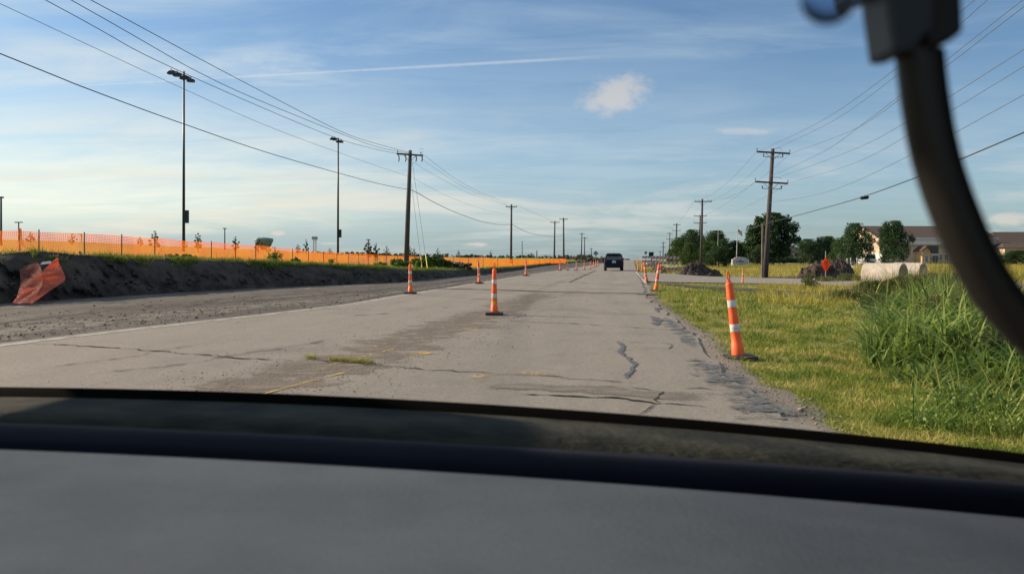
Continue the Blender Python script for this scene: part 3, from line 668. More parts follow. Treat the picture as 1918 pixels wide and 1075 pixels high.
# tall weeds on the right: separate clumps
def grass_clump(name, X, Y, rad, n, h, seed, label, m=M['weed'], wid=.017, extra=None):
    r = np.random.default_rng(seed); a = r.random(n) * 6.28; q = np.sqrt(r.random(n)) * rad
    pos = np.stack([X + np.cos(a) * q, Y + np.sin(a) * q, np.full(n, ground_z(X, Y) - .02)], 1)
    hh = h * (1 - .5 * (q / rad) ** 2) * r.lognormal(0, .22, n)
    root = npmesh(name, *blades(pos, hh * 1.12, wid * 1.7 * r.lognormal(0, .35, n), .85, 6, seed + 1, 1.25), m)
    tag(root, label, 'weed', 'tall weed clumps on the right verge'); return root
CL = [(1760, 694, .75, 900, .95, 'large lush clump of arching green grass at the front of the weeds'),
      (1700, 655, .55, 600, .75, 'bright green clump at the left edge of the tall weeds'),
      (1852, 668, .8, 900, .95, 'green clump in front of the curve of the black cable'),
      (1900, 735, .6, 600, .6, 'low green clump nearest the windscreen at the right edge'),
      (1795, 640, .9, 1000, 1.05, 'tallest green grass clump, its pale blades arching above the others'),
      (1720, 612, .8, 700, .95, 'mid green clump behind the front left of the weeds'),
      (1880, 620, 1.0, 900, 1.1, 'dark green clump partly hidden by the black cable'),
      (1770, 592, 1.0, 800, 1.15, 'green grass clump rising below the pipe mouth'),
      (1832, 768, .35, 220, .3, 'small ragged tuft alone in front of the tall weeds'),
      (1740, 722, .35, 260, .32, 'small bright tuft at the foot of the largest clump'),
      (1960, 690, .9, 700, .95, 'green clump cut by the right edge of the view')]
for i, (px, py, rad, n, h, lb) in enumerate(CL):
    g = G(px, py); grass_clump('grass_clump', g.x, g.y, rad * 1.2, int(n * .85), h, 40 + i, lb, wid=.014 + .0007 * g.y, m=M['weedy'] if i % 3 == 1 else M['weed'])
# broad-leaved weeds with brown seed heads
def weed_bush(px, py, rad, h, n, seed, label):
    g = G(px, py); r = np.random.default_rng(seed); c = r.normal(size=(n, 3)) * [rad * .45, rad * .45, .3]; c[:, 2] = np.abs(r.random(n)) ** .8 * h * (1 - .5 * np.minimum(1, (np.hypot(c[:, 0], c[:, 1]) / rad) ** 2)) 
    c[:, 0] += .1 * np.sin(c[:, 2] * 9); V1 = leaves(c + [g.x, g.y, g.z], r.lognormal(math.log(.075), .3, n), seed, .2)
    m_ = n // 12; a = r.random(m_) * 6.28; q = np.sqrt(r.random(m_)) * rad * .8; V2 = blades(np.stack([g.x + np.cos(a) * q, g.y + np.sin(a) * q, np.full(m_, g.z)], 1), h * r.lognormal(0.1, .2, m_), .02, .25, 3, seed)
    tag(npmesh('weed_bush', *cat([V1, V2]), M['weed2']), label, 'weed', 'broad leaved weeds by the pipes')
for i, a in enumerate([(1640, 560, .9, .7, 2200, 'low broad leaved weed in front of the left concrete pipe'), (1700, 562, 1.1, .95, 3000, 'leafy weed with brown seed heads below the mouth of the left pipe'),
                       (1745, 560, 1.0, 1.0, 3000, 'leafy weed with brown seed heads covering the right pipe mouth'), (1590, 566, .8, .45, 1400, 'sprawling dark weed beside the torn soil'),
                       (1665, 590, .9, .6, 2000, 'yellowish weed between torn soil and tall green grass'), (1515, 541, .35, .75, 500, 'thin lone weed standing at the side road edge'), (1800, 575, 1.2, 1.1, 3000, 'weed bush behind the tallest grass clump'),
                       (1545, 528, .8, .35, 700, 'low green weed at the foot of the right soil pile'), (1590, 527, .9, .5, 1200, 'green weed between the soil pile and the left pipe'), (1275, 511, .9, .55, 900, 'dull green weed between barricade and soil pile'), (1830, 655, .7, 1.0, 1500, 'leafy weed standing between the green grass clumps near the cable'), (1745, 640, .5, .85, 1000, 'leafy stalks between the two largest green grass clumps'), (1880, 715, .5, .6, 900, 'leafy weed low in front of the grass clumps at the right'),
                       (1240, 511, .8, .6, 800, 'straggly weed growing through the striped barricade')]):
    weed_bush(a[0], a[1], a[2], a[3], int(a[4] * 1.3), 70 + i, a[5])


# ------------------------------------------------------------------ traffic cones
def make_cone():
    root = empty('traffic_cone')
    b = MB(); b.lathe([(.078, .05), (.083, .068), (.0815, .075), (.076, .20), (.066, .21), (.0625, .36), (.062, .43), (.061, .50), (.0585, .56), (.0555, .575), (.053, .70), (.052, .835), (.049, .845), (.047, .97), (.04, .995), (.024, 1.005)], 20)
    body = b.build('body', M['orange'], root, True)
    mb = MB(); path = []
    for a in np.linspace(-90, 270, 17): path.append((.016 * math.cos(R(a)), 0, 1.085 + .055 * math.sin(R(a))))
    mb.tube(path, .0085, 6, False); mb.box((0, 0, 1.012), (.045, .03, .03)); mb.build('handle', M['orange'], body, True)
    for z0, z1, r0, r1 in ((.364, .46, .0645, .0632), (.676, .771, .0556, .0548)):
        MB().lathe([(r0, z0), (r0 + .0006, z0 + .002), (r1 + .0006, z1 - .002), (r1, z1)], 20).build('reflective_band', M['whiteref'], body, True)
    # sticker curved on the body, facing the camera side
    v = []; f = []
    for i in range(5):
        a = R(-120 + 12 * i); v += [(.0668 * math.cos(a), .0668 * math.sin(a), .225), (.0655 * math.cos(a), .0655 * math.sin(a), .325)]
    MB().add(v, [(2 * i, 2 * i + 2, 2 * i + 3, 2 * i + 1) for i in range(4)]).build('sticker', M['stick'], body)
    MB().box((-.014, -.0665, .308), (.036, .004, .012), rz=0).build('sticker_print', M['black'], body)
    MB().box((0, 0, .024), (.40, .40, .046), taper=.96).box((0, 0, .055), (.24, .24, .016), taper=.8).build('base', M['rubber'], root, bevel=.006)
    return root
cone0 = make_cone(); used = [False]
CONES = [(926, 589, 0, 1, 0, 'orange cone standing in the road centre, largest of those left of the lane'),
         (769, 550, -1, 1, 10, 'orange cone at the edge of the dirt lane, in front of the leaning wooden pole'),
         (898, 531, -3, 1, 40, 'orange cone on the dirt lane edge, just left of the central road cone'),
         (985, 516.5, 0, 1, 20, 'orange cone alone on the white edge line beyond the central cone'),
         (1049, 506.5, 0, .86, 0, 'first and nearest cone of the far row left of the dark car'),
         (1063, 506, 0, .76, 50, 'second cone of the far row left of the dark car'),
         (1079.7, 505.2, 0, .75, 60, 'third cone of the far row left of the dark car'),
         (1094.4, 504.8, 0, .70, 20, 'fourth cone of the far row left of the dark car'),
         (1105.9, 503.6, 0, .75, 0, 'fifth cone of the far row left of the dark car'),
         (1112, 501.3, 0, .76, 30, 'sixth cone of the far row left of the dark car'),
         (1116.3, 499.7, 0, .78, 0, 'seventh cone of the far row left of the dark car'),
         (1119.8, 498, 0, .8, 0, 'eighth and farthest cone of the row left of the dark car'),
         (1384, 672, -7, 1.02, 25, 'tall orange cone leaning left on the grass verge, nearest to the camera'),
         (1228, 546, 7, 1.03, 0, 'orange cone leaning right at the grass corner by the side road'),
         (1211.5, 530, -7, 1, 0, 'orange cone leaning left at the mouth of the side road'),
         (1194.5, 509, 3, .75, 0, 'pale upright cone beyond the side road, left of the barricade'),
         (1201, 510, 10, .75, 0, 'small cone leaning hard right beside the striped barricade'),
         (1391, 531, 1, .78, 0, 'small orange cone on the side road verge by the wooden pole'),
         (1192.6, 496, 0, .9, 0, 'far cone beside the right road edge, nearer of the farthest pair'),
         (1195.5, 493.5, 3, .95, 0, 'farthest cone at the right road edge near the crest'),
         (1237.5, 511.5, 0, .85, 0, 'orange cone standing in front of the striped barricade')]
for (px, py, lean, sc, rz, lb) in CONES:
    g = G(px, py) if px > 1185 else G0(px, py, .012); c = cone0 if not used[0] else copy_tree(cone0); used[0] = True
    if px > 1185 and py > 560: g.z += -.005
    if 1185 < px < 1215: g.z = max(g.z, -.02)
    c.location = g; c.scale = (sc,) * 3; c.rotation_euler = (0, R(lean * .9), R(rz) if rz < 20 else R(rz))
    if lean:
        c.rotation_euler = (0, R(lean * .55), 0)
        # the body leans more than the heavy base
        for ch in [x for x in bpy.data.objects if x.parent == c and x.name.startswith('body')]: ch.rotation_euler = (0, R(-lean * .5), R(180)) if py == 672 else (0, R(lean * .5), 0)
    tag(c, lb, 'traffic cone', 'orange traffic cones along the road works')


# ------------------------------------------------------------------ utility poles and wires
def pole(name, top, base, r0, arms, label, m='wood', guys=(), extra=None, group='wooden utility poles along the road'):
    """top, base world points; arms: (dist below top, half width, offset, tilt, insulator xs)"""
    root = empty(name, base); b = Vector(base); tp_ = Vector(top) - b
    MB().tube([(0, 0, -.6), tp_ * .5, tp_], [r0, r0 * .85, r0 * .62], 10).build('shaft', M[m], root, True)
    d = tp_.normalized()
    for (dz, hw, off, tilt, ins) in arms:
        c = tp_ - d * dz + Vector((off, -.12, 0)); a = MB(); a.box(c, (2 * hw, .11, .12), ry=tilt)
        ar = a.build('crossarm', M[m], root)
        for x in ins:
            q = c + Vector((x, 0, .06 - x * math.sin(tilt))); MB().lathe([(.02, 0), (.02, .08), (.055, .09), (.03, .13), (.055, .15), (.03, .2)], 8, q).build('insulator', M['insul'], ar)
        if hw > .6:
            br = MB(); br.tube([c + Vector((-hw * .45, .0, -.05)), c + Vector((-off, .05, -.55))], .018, 4); br.tube([c + Vector((hw * .45, .0, -.05)), c + Vector((-off, .05, -.55))], .018, 4); br.build('brace', M['galv'], ar)
    if extra: extra(root, tp_)
    return tag(root, label, 'utility pole', group)
LG = 'wooden utility poles along the left side'; RG = 'wooden utility poles along the right side'
def l1_extra(root, tp_):
    a = MB()
    for x in (-.85, -.35, .42, .85): a.tube([tp_ + Vector((x, -.18, -.32)), tp_ + Vector((x + .06, -.2, -.62)), tp_ + Vector((x + .02, -.2, -.85))], .045, 6)
    a.build('switch_arrester', M['insul'], root)
    j = MB(); j.tube([tp_ + Vector((.6, -.1, -.1)), tp_ + Vector((.75, -.1, .12)), tp_ + Vector((.95, -.1, .1)), tp_ + Vector((.9, -.1, -.25))], .012, 4); j.build('jumper', M['wirel'], root)
YL = 58.0
pole('utility_pole', P(768.5, 282, YL), P(760, 509, YL), .20, [(.33, .98, 0, R(4), (-.9, .1, .8))], 'leaning wooden pole with one crossarm and guy wires, nearest on the left', extra=l1_extra, group=LG)
pole('utility_pole', P(958, 383, 117), P(957, 505, 117), .19, [(.35, .85, .0, 0, (-.75, .75))], 'wooden pole with one crossarm rising straight behind the central road cone', group=LG)
pole('utility_pole', P(1039.3, 414, 168), P(1037.8, 500, 168), .2, [(.3, 1.0, 0, 0, (-.85, .85))], 'wooden pole with crossarm, left one of the middle pair', group=LG)
pole('utility_pole', P(1055.5, 408, 157), P(1056, 500, 157), .2, [(.3, .85, 0, 0, (-.75, .75))], 'wooden pole with crossarm, right and taller of the middle pair', group=LG)
pole('utility_pole', P(1090, 436, 235), P(1088.5, 492, 235), .2, [(.3, .9, 0, 0, ())], 'far wooden pole, left one of the far pair', group=LG)
pole('utility_pole', P(1095, 444, 262), P(1094.5, 492, 262), .2, [(.3, .9, .1, 0, ())], 'far wooden pole, right one of the far pair', group=LG)
pole('utility_pole', P(1107.5, 465, 320), P(1107.5, 492, 320), .22, [(.3, .9, 0, 0, ())], 'distant short pole just left of the diamond sign', group=LG)
YR = 58.0
def r1_extra(root, tp_):
    for dz, off in ((.62, -.02), (2.95, -.12)):
        a = MB(); c = tp_ + Vector((off, -.14, -dz)); a.box(c, (1.45, .05, .05), ry=R(2)); arm = a.build('lower_bracket', M['galv'], root)
        for x in (-.7, .0, .7) if dz > 1 else (-.7, .7): MB().lathe([(.05, 0), (.035, .05), (.06, .08), (.035, .12), (.055, .16), (.03, .22)], 8, c + Vector((x, 0, .02))).build('insulator', M['insul'], arm)
    pp = MB()
    for i, p_ in enumerate([(.0, .05), (.35, .3), (.62, .25), (.65, -.05)]): pass
    pp.tube([tp_ + Vector((.05, -.1, -.05)), tp_ + Vector((.35, -.1, .05)), tp_ + Vector((.62, -.1, .0)), tp_ + Vector((.6, -.1, -.2))], .012, 4)
    pp.tube([tp_ + Vector((.0, -.1, -2.1)), tp_ + Vector((.35, -.1, -2.1)), tp_ + Vector((.6, -.1, -2.2))], .012, 4); pp.build('jumper', M['wirel'], root)
pole('utility_pole', P(1447.5, 279, YR), P(1432.5, 521, YR), .21, [(.3, 1.22, .02, R(3.2), (-1.2, 1.2)), (2.5, 1.2, .02, R(3.2), (-1.2, 1.2))], 'leaning double crossarm wooden pole at the side road, nearest on the right', extra=r1_extra, group=RG)
o = empty('stub_pole', P(1427, 521, 57.6)); MB().tube([(0, 0, -.4), (.06, 0, 4.0)], [.085, .07], 8).build('shaft', M['woodpale'], o); tag(o, 'slim pale stub pole tied close beside the leaning double crossarm pole', 'pole')
pole('utility_pole', P(1315.5, 373, 109), P(1313, 497, 109), .2, [(.35, 1.2, .1, 0, (-1.15, .7, 1.15))], 'tall dark wooden pole rising behind the left soil pile', group=RG)
pole('utility_pole', P(1311.5, 403, 148), P(1308, 496, 148), .2, [(.2, 1.2, 0, 0, (-1.15, 1.15)), (1.5, 1.2, 0, 0, (-1.15, 1.15))], 'paler double crossarm pole just behind the tall dark one', 'woodpale', group=RG)
pole('utility_pole', P(1267.5, 418.5, 190), P(1265.5, 492, 190), .22, [(.35, .9, 0, 0, (-.8, .8)), (1.75, 1.1, -.1, 0, (-1, 1))], 'double crossarm pole left of the dark tree group, third farthest', group=RG)
pole('utility_pole', P(1254.5, 435.5, 240), P(1253, 492, 240), .22, [(.3, .9, 0, 0, (-.8, .8)), (2.0, 1.1, -.05, 0, (-1, 1))], 'double crossarm pole standing above the striped barricade, second farthest', 'woodpale', group=RG)
pole('utility_pole', P(1242.5, 453.5, 320), P(1241.5, 494, 320), .24, [(.3, 1, 0, 0, ()), (2, 1.2, 0, 0, ())], 'small far double crossarm pole right of the black board', group=RG)
pole('utility_pole', P(1236.5, 470.5, 420), P(1236.3, 496, 420), .26, [(.3, 1, 0, 0, ())], 'tiny farthest pole beside the black board', group=RG)


def wire(pix, a, b, r, label, m='wire', ext=None, group=None):
    """wire in the vertical plane X = a + bY, read at pixels, smoothed"""
    pts = []
    for px, py in pix:
        Y = a / ((px - CX) / F - b); pts.append(P(px, py, Y))
    if ext is not None:
        i, j = (0, 1) if ext == 'start' else (-1, -2); d = pts[i] - pts[j]; k = (pts[i].y - 2.0) / max(.1, -d.y) if d.y < 0 else 0
        e = pts[i] + d * min(k, 6); (pts.insert(0, e) if ext == 'start' else pts.append(e))
    # catmull-rom
    out = []
    for i in range(len(pts) - 1):
        p0, p1, p2, p3 = pts[max(i - 1, 0)], pts[i], pts[i + 1], pts[min(i + 2, len(pts) - 1)]
        for k in range(8):
            t = k / 8; out.append(.5 * ((2 * p1) + (p2 - p0) * t + (2 * p0 - 5 * p1 + 4 * p2 - p3) * t * t + (3 * p1 - p0 - 3 * p2 + p3) * t ** 3))
    out.append(pts[-1]); rr = r if not isinstance(r, tuple) else [max(r[0], r[1] * p.y) for p in out]
    o = MB().tube(out, rr, 5, False).build('overhead_wire', M[m], smooth=True); return tag(o, label, 'wire', group or 'overhead wires')
LA, LB = -15.6, .14
aL = lambda px, Y: None
def la(off): return LA + off
wire([(169, 0), (439, 145), (633, 244), (700, 268), (767, 286)], la(.9), LB, .012, 'uppermost thick wire from the leaning left pole to the upper left', ext='start')
wire([(132, 0), (394, 147), (560, 219), (700, 273.5), (766, 287.5)], la(.2), LB, .012, 'second thick wire from the leaning left pole to the upper left', ext='start')
wire([(84, 0), (324, 128), (614, 253), (700, 279), (744, 288)], la(-.9), LB, .012, 'third thick wire, passing just above the tall floodlight mast', ext='start')
wire([(0, 7.5), (309, 151), (520, 244), (700, 309), (766, 331)], LA, LB, .008, 'thin grey wire crossing the tall floodlight mast below its lamps', 'wirel', ext='start')
wire([(0, 101), (170, 169), (344, 232.6), (520, 292), (700, 342), (764, 355)], LA, LB, .016, 'thick lowest cable running down from the left edge to the leaning pole', ext='start')
SB = .124; SA = -14.65
wire([(795, 291), (851, 333.7), (901, 360.5), (951, 380.5)], SA + .85, SB, .011, 'right upper wire sagging from the leaning left pole to the second pole', 'wirel')
wire([(790, 298), (830, 326), (880, 356), (948, 383)], SA + .5, SB, .009, 'middle upper wire sagging from the leaning left pole to the second pole', 'wirel')
wire([(774, 304), (817, 330), (884, 364), (948, 384.5)], SA, SB, .009, 'left upper wire sagging from the leaning left pole to the second pole', 'wirel')
wire([(770, 331), (834, 365.5), (901, 390.6), (956, 402)], SA, SB, .008, 'thin wire sagging midway between the first two left poles', 'wirel')
wire([(765, 355), (780, 360.5), (809, 377), (851, 397), (901, 415), (934, 420.7), (957, 420.7)], SA, SB, .024, 'thick low cable sagging between the first two left poles')
wire([(959, 420.5), (982, 432.7), (1002, 439), (1023, 442.4), (1038, 443)], -24.8, .212, .028, 'thick low cable sagging on from the second left pole to the middle pair')
wire([(972, 386), (1000, 399), (1035, 414)], -24.8, .212, .014, 'thin upper wire from the second left pole to the middle pair', 'wirel')
wire([(1039, 443), (1047, 442.5), (1055.5, 440)], 62, -.31, .028, 'short cable between the two poles of the middle pair')
# guys
for top_, bot, lb in (((772, 303), (801, 501), 'outer guy wire of the leaning left pole, with a yellow guard at its foot'), ((771, 347), (791, 502), 'inner guy wire of the leaning left pole, with a yellow guard at its foot')):
    a = P(*top_, YL); b = P(*bot, 50); root = empty('guy_wire', b); MB().tube([Vector((0, 0, -.2)), a - b], .012, 5).build('cable', M['wirel'], root)
    MB().tube([Vector((0, 0, -.1)), (a - b) * .11], .035, 6).build('guard', M['yg'], root); tag(root, lb, 'guy wire')
RA, RB_ = 9.8, .154
RW = [([(1420, 284), (1538, 227), (1679.5, 127.6), (1793, 28), (1826, 0)], -.9, .010, 'topmost wire from the left tip of the leaning right pole'),
      ([(1450, 280), (1560, 227), (1683, 139), (1797, 46.5), (1850, 0)], .1, .010, 'second wire from the top of the leaning right pole'),
      ([(1480, 288), (1597.6, 243.7), (1692.5, 180.4), (1772.5, 113.5), (1915.7, 0)], .95, .010, 'wire from the upper right crossarm tip, running to the top right corner'),
      ([(1445, 330), (1541.8, 284.6), (1623.7, 227), (1692.5, 175), (1774, 122.8), (1918, 13)], 0, .010, 'steep wire crossing the others left of the black cable'),
      ([(1450, 336), (1597.6, 281), (1698, 228.8), (1780, 180.4), (1918, 93)], .1, .009, 'wire leaving the lower crossarm near the shaft of the right pole'),
      ([(1477, 343), (1597.6, 307), (1705.5, 251), (1787, 204.6), (1918, 124.6)], .95, .009, 'wire from the lower right crossarm tip of the leaning right pole'),
      ([(1442, 380), (1523, 366.4), (1597.6, 342), (1711, 288), (1794.8, 245.5), (1918, 177.8)], 0, .009, 'lone wire below the lower crossarm of the leaning right pole')]
for p_, off, r, lb in RW: wire(p_, RA + off, RB_, r, lb, 'wirel', ext='end')
wire([(1437, 418), (1479, 407.6), (1540, 391), (1616, 369), (1726, 329), (1802, 297.6), (1918, 248.5)], RA, RB_, .019, 'thick lowest cable on the right carrying a splice case', ext='end')
sp_ = P(1619, 371, 9.8 / ((1619 - CX) / F - .154)); o = empty('splice_case', sp_); a = MB(); a.tube([(-.16, .05, -.02), (-.12, .04, -.0), (.12, -.04, .02), (.17, -.05, .05)], [.03, .075, .075, .03], 10); a.build('housing', M['black'], o, True); a = MB(); a.box((0, 0, .08), (.03, .03, .1)); a.build('clamp', M['galv'], o); tag(o, 'small dark splice case hanging on the thick right cable', 'splice case')
def wire3(a, b, sag, r, label, m='wirel'):
    pts = [a.lerp(b, i / 14) - Vector((0, 0, sag * 4 * (i / 14) * (1 - i / 14))) for i in range(15)]
    tag(MB().tube(pts, r, 5, False).build('overhead_wire', M[m], smooth=True), label, 'wire', 'overhead wires')
for (x0, y0), (x1, y1), s, lb in [((1417, 284), (1301, 375), .9, 'outermost span wire from the upper left crossarm tip to the next right pole'), ((1447, 285), (1316, 378), .9, 'span wire from the top of the leaning right pole to the next one'), ((1478, 290), (1331, 376), .9, 'span wire from the upper right crossarm tip to the next right pole'),
                             ((1414, 341), (1300, 404), .8, 'span wire from the lower left crossarm tip to the pale pole'), ((1474, 345), (1328, 404), .8, 'span wire from the lower right crossarm tip to the pale pole')]:
    wire3(P(x0, y0, YR - .1), P(x1, y1, 109 if y1 < 400 else 148), s, .010, lb)
for (x0, y0), (x1, y1), s, lb in [((1300, 376), (1260.5, 420), .8, 'distant wire between the tall dark right pole and the third farthest pole'), ((1437, 418), (1311, 425), 1.0, 'sagging low cable crossing in front of the tall tree and flagpole')]:
    wire3(P(x0, y0, 58 if x0 > 1400 else 109), P(x1, y1, 190 if x1 < 1290 else 148), s, .016, lb)


# ------------------------------------------------------------------ floodlight masts and lot lights
def mast(px, ytop, Y, r, label, heads, box, s=1.0):
    b = FP(px, Y); b.z -= .3; T = P(px + .5, ytop, Y) - b; root = empty('floodlight_mast', b)
    MB().tube([(0, 0, -.3), T], [r, r * .6], 10).build('mast', M['steel'], root, True)
    for k, (x, y, w, h, ry) in enumerate(heads):
        c = P(x, y, Y) - b; hd = MB(); d = w / F * Y; hh = h / F * Y
        hd.prism([(c.x - d * .5, c.z - hh * .35), (c.x + d * .42, c.z - hh * .45), (c.x + d * .5, c.z + hh * .3), (c.x - d * .1, c.z + hh * .55), (c.x - d * .45, c.z)], c.y - .28, c.y + .28)
        lamp = hd.build('lamp_head', M['steel'], root)
        st = MB(); st.tube([c + Vector((0, 0, hh * .3)), c + Vector((0, 0, hh * .3 + .35))], .05, 5); st.build('bracket', M['steel'], lamp)
    xs_ = [h[0] for h in heads]; a0 = P(min(xs_) + 2, heads[0][1] - heads[0][3] * .7, Y) - b; a1 = P(max(xs_) - 1, heads[-1][1] - heads[-1][3] * .85, Y) - b
    MB().tube([a0, a1], .06, 6).build('crossbar', M['steel'], root)
    bx = MB(); c = P(*box[:2], Y) - b; bx.box(c, (box[2] / F * Y, .3, box[3] / F * Y)); bx.build('control_box', M['steel'], root, bevel=.02)
    return tag(root, label, 'floodlight', 'sports floodlight masts beyond the orange fence')
mast(344, 134, 88, .17, 'tall dark floodlight mast with four lamps, nearer of the two', [(320.5, 137, 13, 7, 0), (332, 141, 14, 7, 0), (345.5, 146.5, 16, 7, 0), (357.5, 151.5, 13, 7, 0)], (349, 406, 8.5, 24))
mast(633, 258.5, 135, .20, 'shorter looking floodlight mast with clustered lamps, farther of the two', [(622.5, 260.5, 9, 5, 0), (627, 261.5, 8, 5, 0), (634.5, 265.5, 10, 5, 0), (639.5, 266, 7, 4.5, 0)], (637, 437.5, 5, 15))
def lotlight(px, ytop, Y, arms, label, m='steel', col=None):
    b = FP(px, Y) if px < 1150 else G0(px, 497); b.z -= .3; T = P(px, ytop, Y) - b; root = empty('lot_light', b); MB().tube([(0, 0, -.3), T], [.11, .08], 8).build('post', M[m], root)
    for (x0, x1) in arms:
        d = (x1 - x0) / F * Y; c = T + Vector(((x0 + x1) / 2 / F * Y, 0, -.05)); MB().box(c, (d, .25, .14)).build('lamp_head', M[m], root)
    tag(root, label, 'lamp post', 'parking lot lights beyond the orange fence')
lotlight(2, 369, 75, [(-3, 1), (0, 4)], 'lamp post cut by the left edge of the view')
lotlight(35, 416, 120, [(-7, -1), (1, 7)], 'lamp post with two flat heads above the collapsed orange netting')
lotlight(152.5, 438, 130, [(-6, 1)], 'short single arm lamp post seen through the top of the netting')
lotlight(421, 427.5, 130, [(-3, 3)], 'small lamp post right of the nearer floodlight mast')
lotlight(690, 448.5, 150, [(-4, 0), (0, 4)], 'T shaped lamp post rising out of a young tree')
lotlight(978, 452.5, 165, [(-1, 1)], 'plain teal post between two utility poles', 'tankm')
lotlight(1005.5, 470, 150, [(-1, 1)], 'short post with a small blue head left of the middle poles', 'blue')
o = empty('lattice_tower', FP(589.5, 330)); b = o.location.copy(); T = P(589.5, 446, 330) - b; a = MB(); hw = .55
for sx in (-1, 1):
    for sy in (-1, 1): a.tube([(sx * hw, sy * hw, -3), (sx * hw, sy * hw, T.z)], .10, 4)
for i in range(14):
    z = T.z * i / 14; a.tube([(-hw, -hw, z), (hw, -hw, z + T.z / 14)], .07, 4); a.tube([(hw, -hw, z), (-hw, -hw, z + T.z / 14)], .07, 4)
a.build('lattice', M['galv'], o); MB().box((0, 0, T.z), (2.0, 2.0, 1.2)).build('antenna_head', M['galv'], o); tag(o, 'slim grey lattice tower on the horizon left of the farther mast', 'tower')
b = FP(494, 300); o = empty('water_tank', b); z0 = P(0, 465, 300).z - b.z; z1 = P(0, 445, 300).z - b.z
a = MB(); a.lathe([(1.2, -4), (1.2, z0), (2.6, z0 + .8), (3.6, z1 - 1.0), (3.3, z1 - .35), (1.0, z1)], 14); a.build('tank', M['tankm'], o, True); a = MB(); a.tube([(0, 0, z1 - .1), (0, 0, z1 + .5)], .1, 5); a.build('vent', M['galv'], o); tag(o, 'broad grey green water tank between two young trees on the horizon', 'water tank')


# ------------------------------------------------------------------ trees
def crown(n, size, blobs, seed, jit=.5):
    r = np.random.default_rng(seed); pos = []
    w = np.array([b[3] ** 2 for b in blobs]); w = w / w.sum(); idx = r.choice(len(blobs), n, p=w)
    d = r.normal(size=(n, 3)); d /= np.linalg.norm(d, axis=1)[:, None]; q = (r.random(n) ** .45)
    B = np.array(blobs); pos = B[idx, :3] + d * (B[idx, 3] * q)[:, None]
    return leaves(pos, size * r.lognormal(0, .3, n), seed + 1)
def make_tree(H, W_, seed, kind='oak', m='leaf', n=7000, trunk=.22, size=.30):
    """returns list of (name, V/F mesh, material) in local metres"""
    r = random.Random(seed); ends = []; mb = MB(); tr = H * (.14 if kind == 'oak' else .16 if kind == 'pear' else .24)
    mb.tube([(0, 0, -.4), (.03 * H * (r.random() - .5), 0, tr), (.05 * H * (r.random() - .5), .02 * H, H * .75)], [H * .028, H * .022, H * .006], 8)
    nb = 26 if kind != 'sapling' else 14; blobs = []
    for i in range(nb):
        u = (i + r.random()) / nb; a = i * 2.4 + r.random(); z = tr + (H - tr) * (u * .95)
        if kind == 'oak': rr = W_ * .5 * math.sin(math.pi * min(.97, .18 + u * .78)) ** .7
        elif kind == 'pear': rr = W_ * .5 * (math.sin(math.pi * (.12 + u * .84)) ** .9) * (1.15 - .3 * u)
        else: rr = W_ * .62 * ((1 - u) ** .8 + .08) if seed % 2 == 0 else W_ * .5 * math.sin(math.pi * (.2 + u * .75))
        rr *= .55 + .6 * r.random(); p = (math.cos(a) * rr, math.sin(a) * rr, z)
        mb.tube([(0, 0, tr * .8 + (z - tr) * .45), (p[0] * .55, p[1] * .55, z - .08 * H), p], [H * .011, H * .006, H * .002], 5, False)
        br = W_ * (.15 + .10 * r.random()) * (1 if kind != 'sapling' else .75); blobs.append((p[0] * .85, p[1] * .85, min(z, H - br * .6), br * (1 if kind != 'sapling' else max(.35, 1.1 - u * .8))))
        if kind != 'sapling':
            for _ in range(3 if kind == 'oak' else 5): blobs.append((p[0] + W_ * .12 * (r.random() - .5), p[1] + W_ * .12 * (r.random() - .5), z + H * .09 * (r.random() - .3), br * .45))
    if kind == 'oak':
        for _ in range(14): a = r.random() * 6.28; blobs.append((math.cos(a) * W_ * .25 * r.random(), math.sin(a) * W_ * .25 * r.random(), H * (.35 + .5 * r.random()), W_ * .17))
    if kind == 'pear':
        for _ in range(60):
            a = r.random() * 6.28; z = H * (.30 + .52 * r.random()); rr = W_ * .5 * (1.1 - .5 * z / H); 
            for q in range(6): blobs.append((math.cos(a) * rr * (.6 + q * .09), math.sin(a) * rr * (.6 + q * .09), z + q * H * .032, W_ * (.055 - .006 * q)))
    V, Fq = crown(n, size, blobs, seed); V[:, 2] = np.where(V[:, 2] > H * 1.04, H * (1.04 - .1 * np.random.default_rng(1).random(len(V))), V[:, 2])
    tm = npmesh('trunk', mb.v, mb.f, M['bark']); cm = npmesh('crown', V, Fq, M[m]); d = (tm.data, cm.data)
    bpy.data.objects.remove(tm); bpy.data.objects.remove(cm); return d
PROT = {'oak': [make_tree(8, 8, 1, 'oak', 'leaf', 15000, size=.27), make_tree(8, 7.5, 2, 'oak', 'leaf', 14000, size=.27), make_tree(8, 8.5, 3, 'oak', 'leaf2', 14000, size=.27)],
        'pear': [make_tree(10, 8.6, 4, 'pear', 'leaf', 26000, size=.34)],
        'sap': [make_tree(4, 1.7, 6, 'sapling', 'leaf3', 900, size=.20), make_tree(4, 1.5, 7, 'sapling', 'leaf3', 700, size=.20), make_tree(4, 2.3, 8, 'sapling', 'leaf3', 1000, size=.22)]}
def tree(kind, v, base, H, W_, label, group, name='tree', rz=0, cat_='tree'):
    td, cdm = PROT[kind][v % len(PROT[kind])]; h0 = {'oak': 8, 'pear': 10, 'sap': 4}[kind]; w0 = {'oak': (8, 7.5, 8.5), 'pear': (8.6,), 'sap': (1.7, 1.5, 2.3)}[kind][v % len(PROT[kind])]
    root = empty(name, base, rz); root.scale = (W_ / w0, W_ / w0, H / h0)
    for nm, d in (('trunk', td), ('crown', cdm)): o = bpy.data.objects.new(nm, d); COL.objects.link(o); o.parent = root
    return tag(root, label, cat_, group)
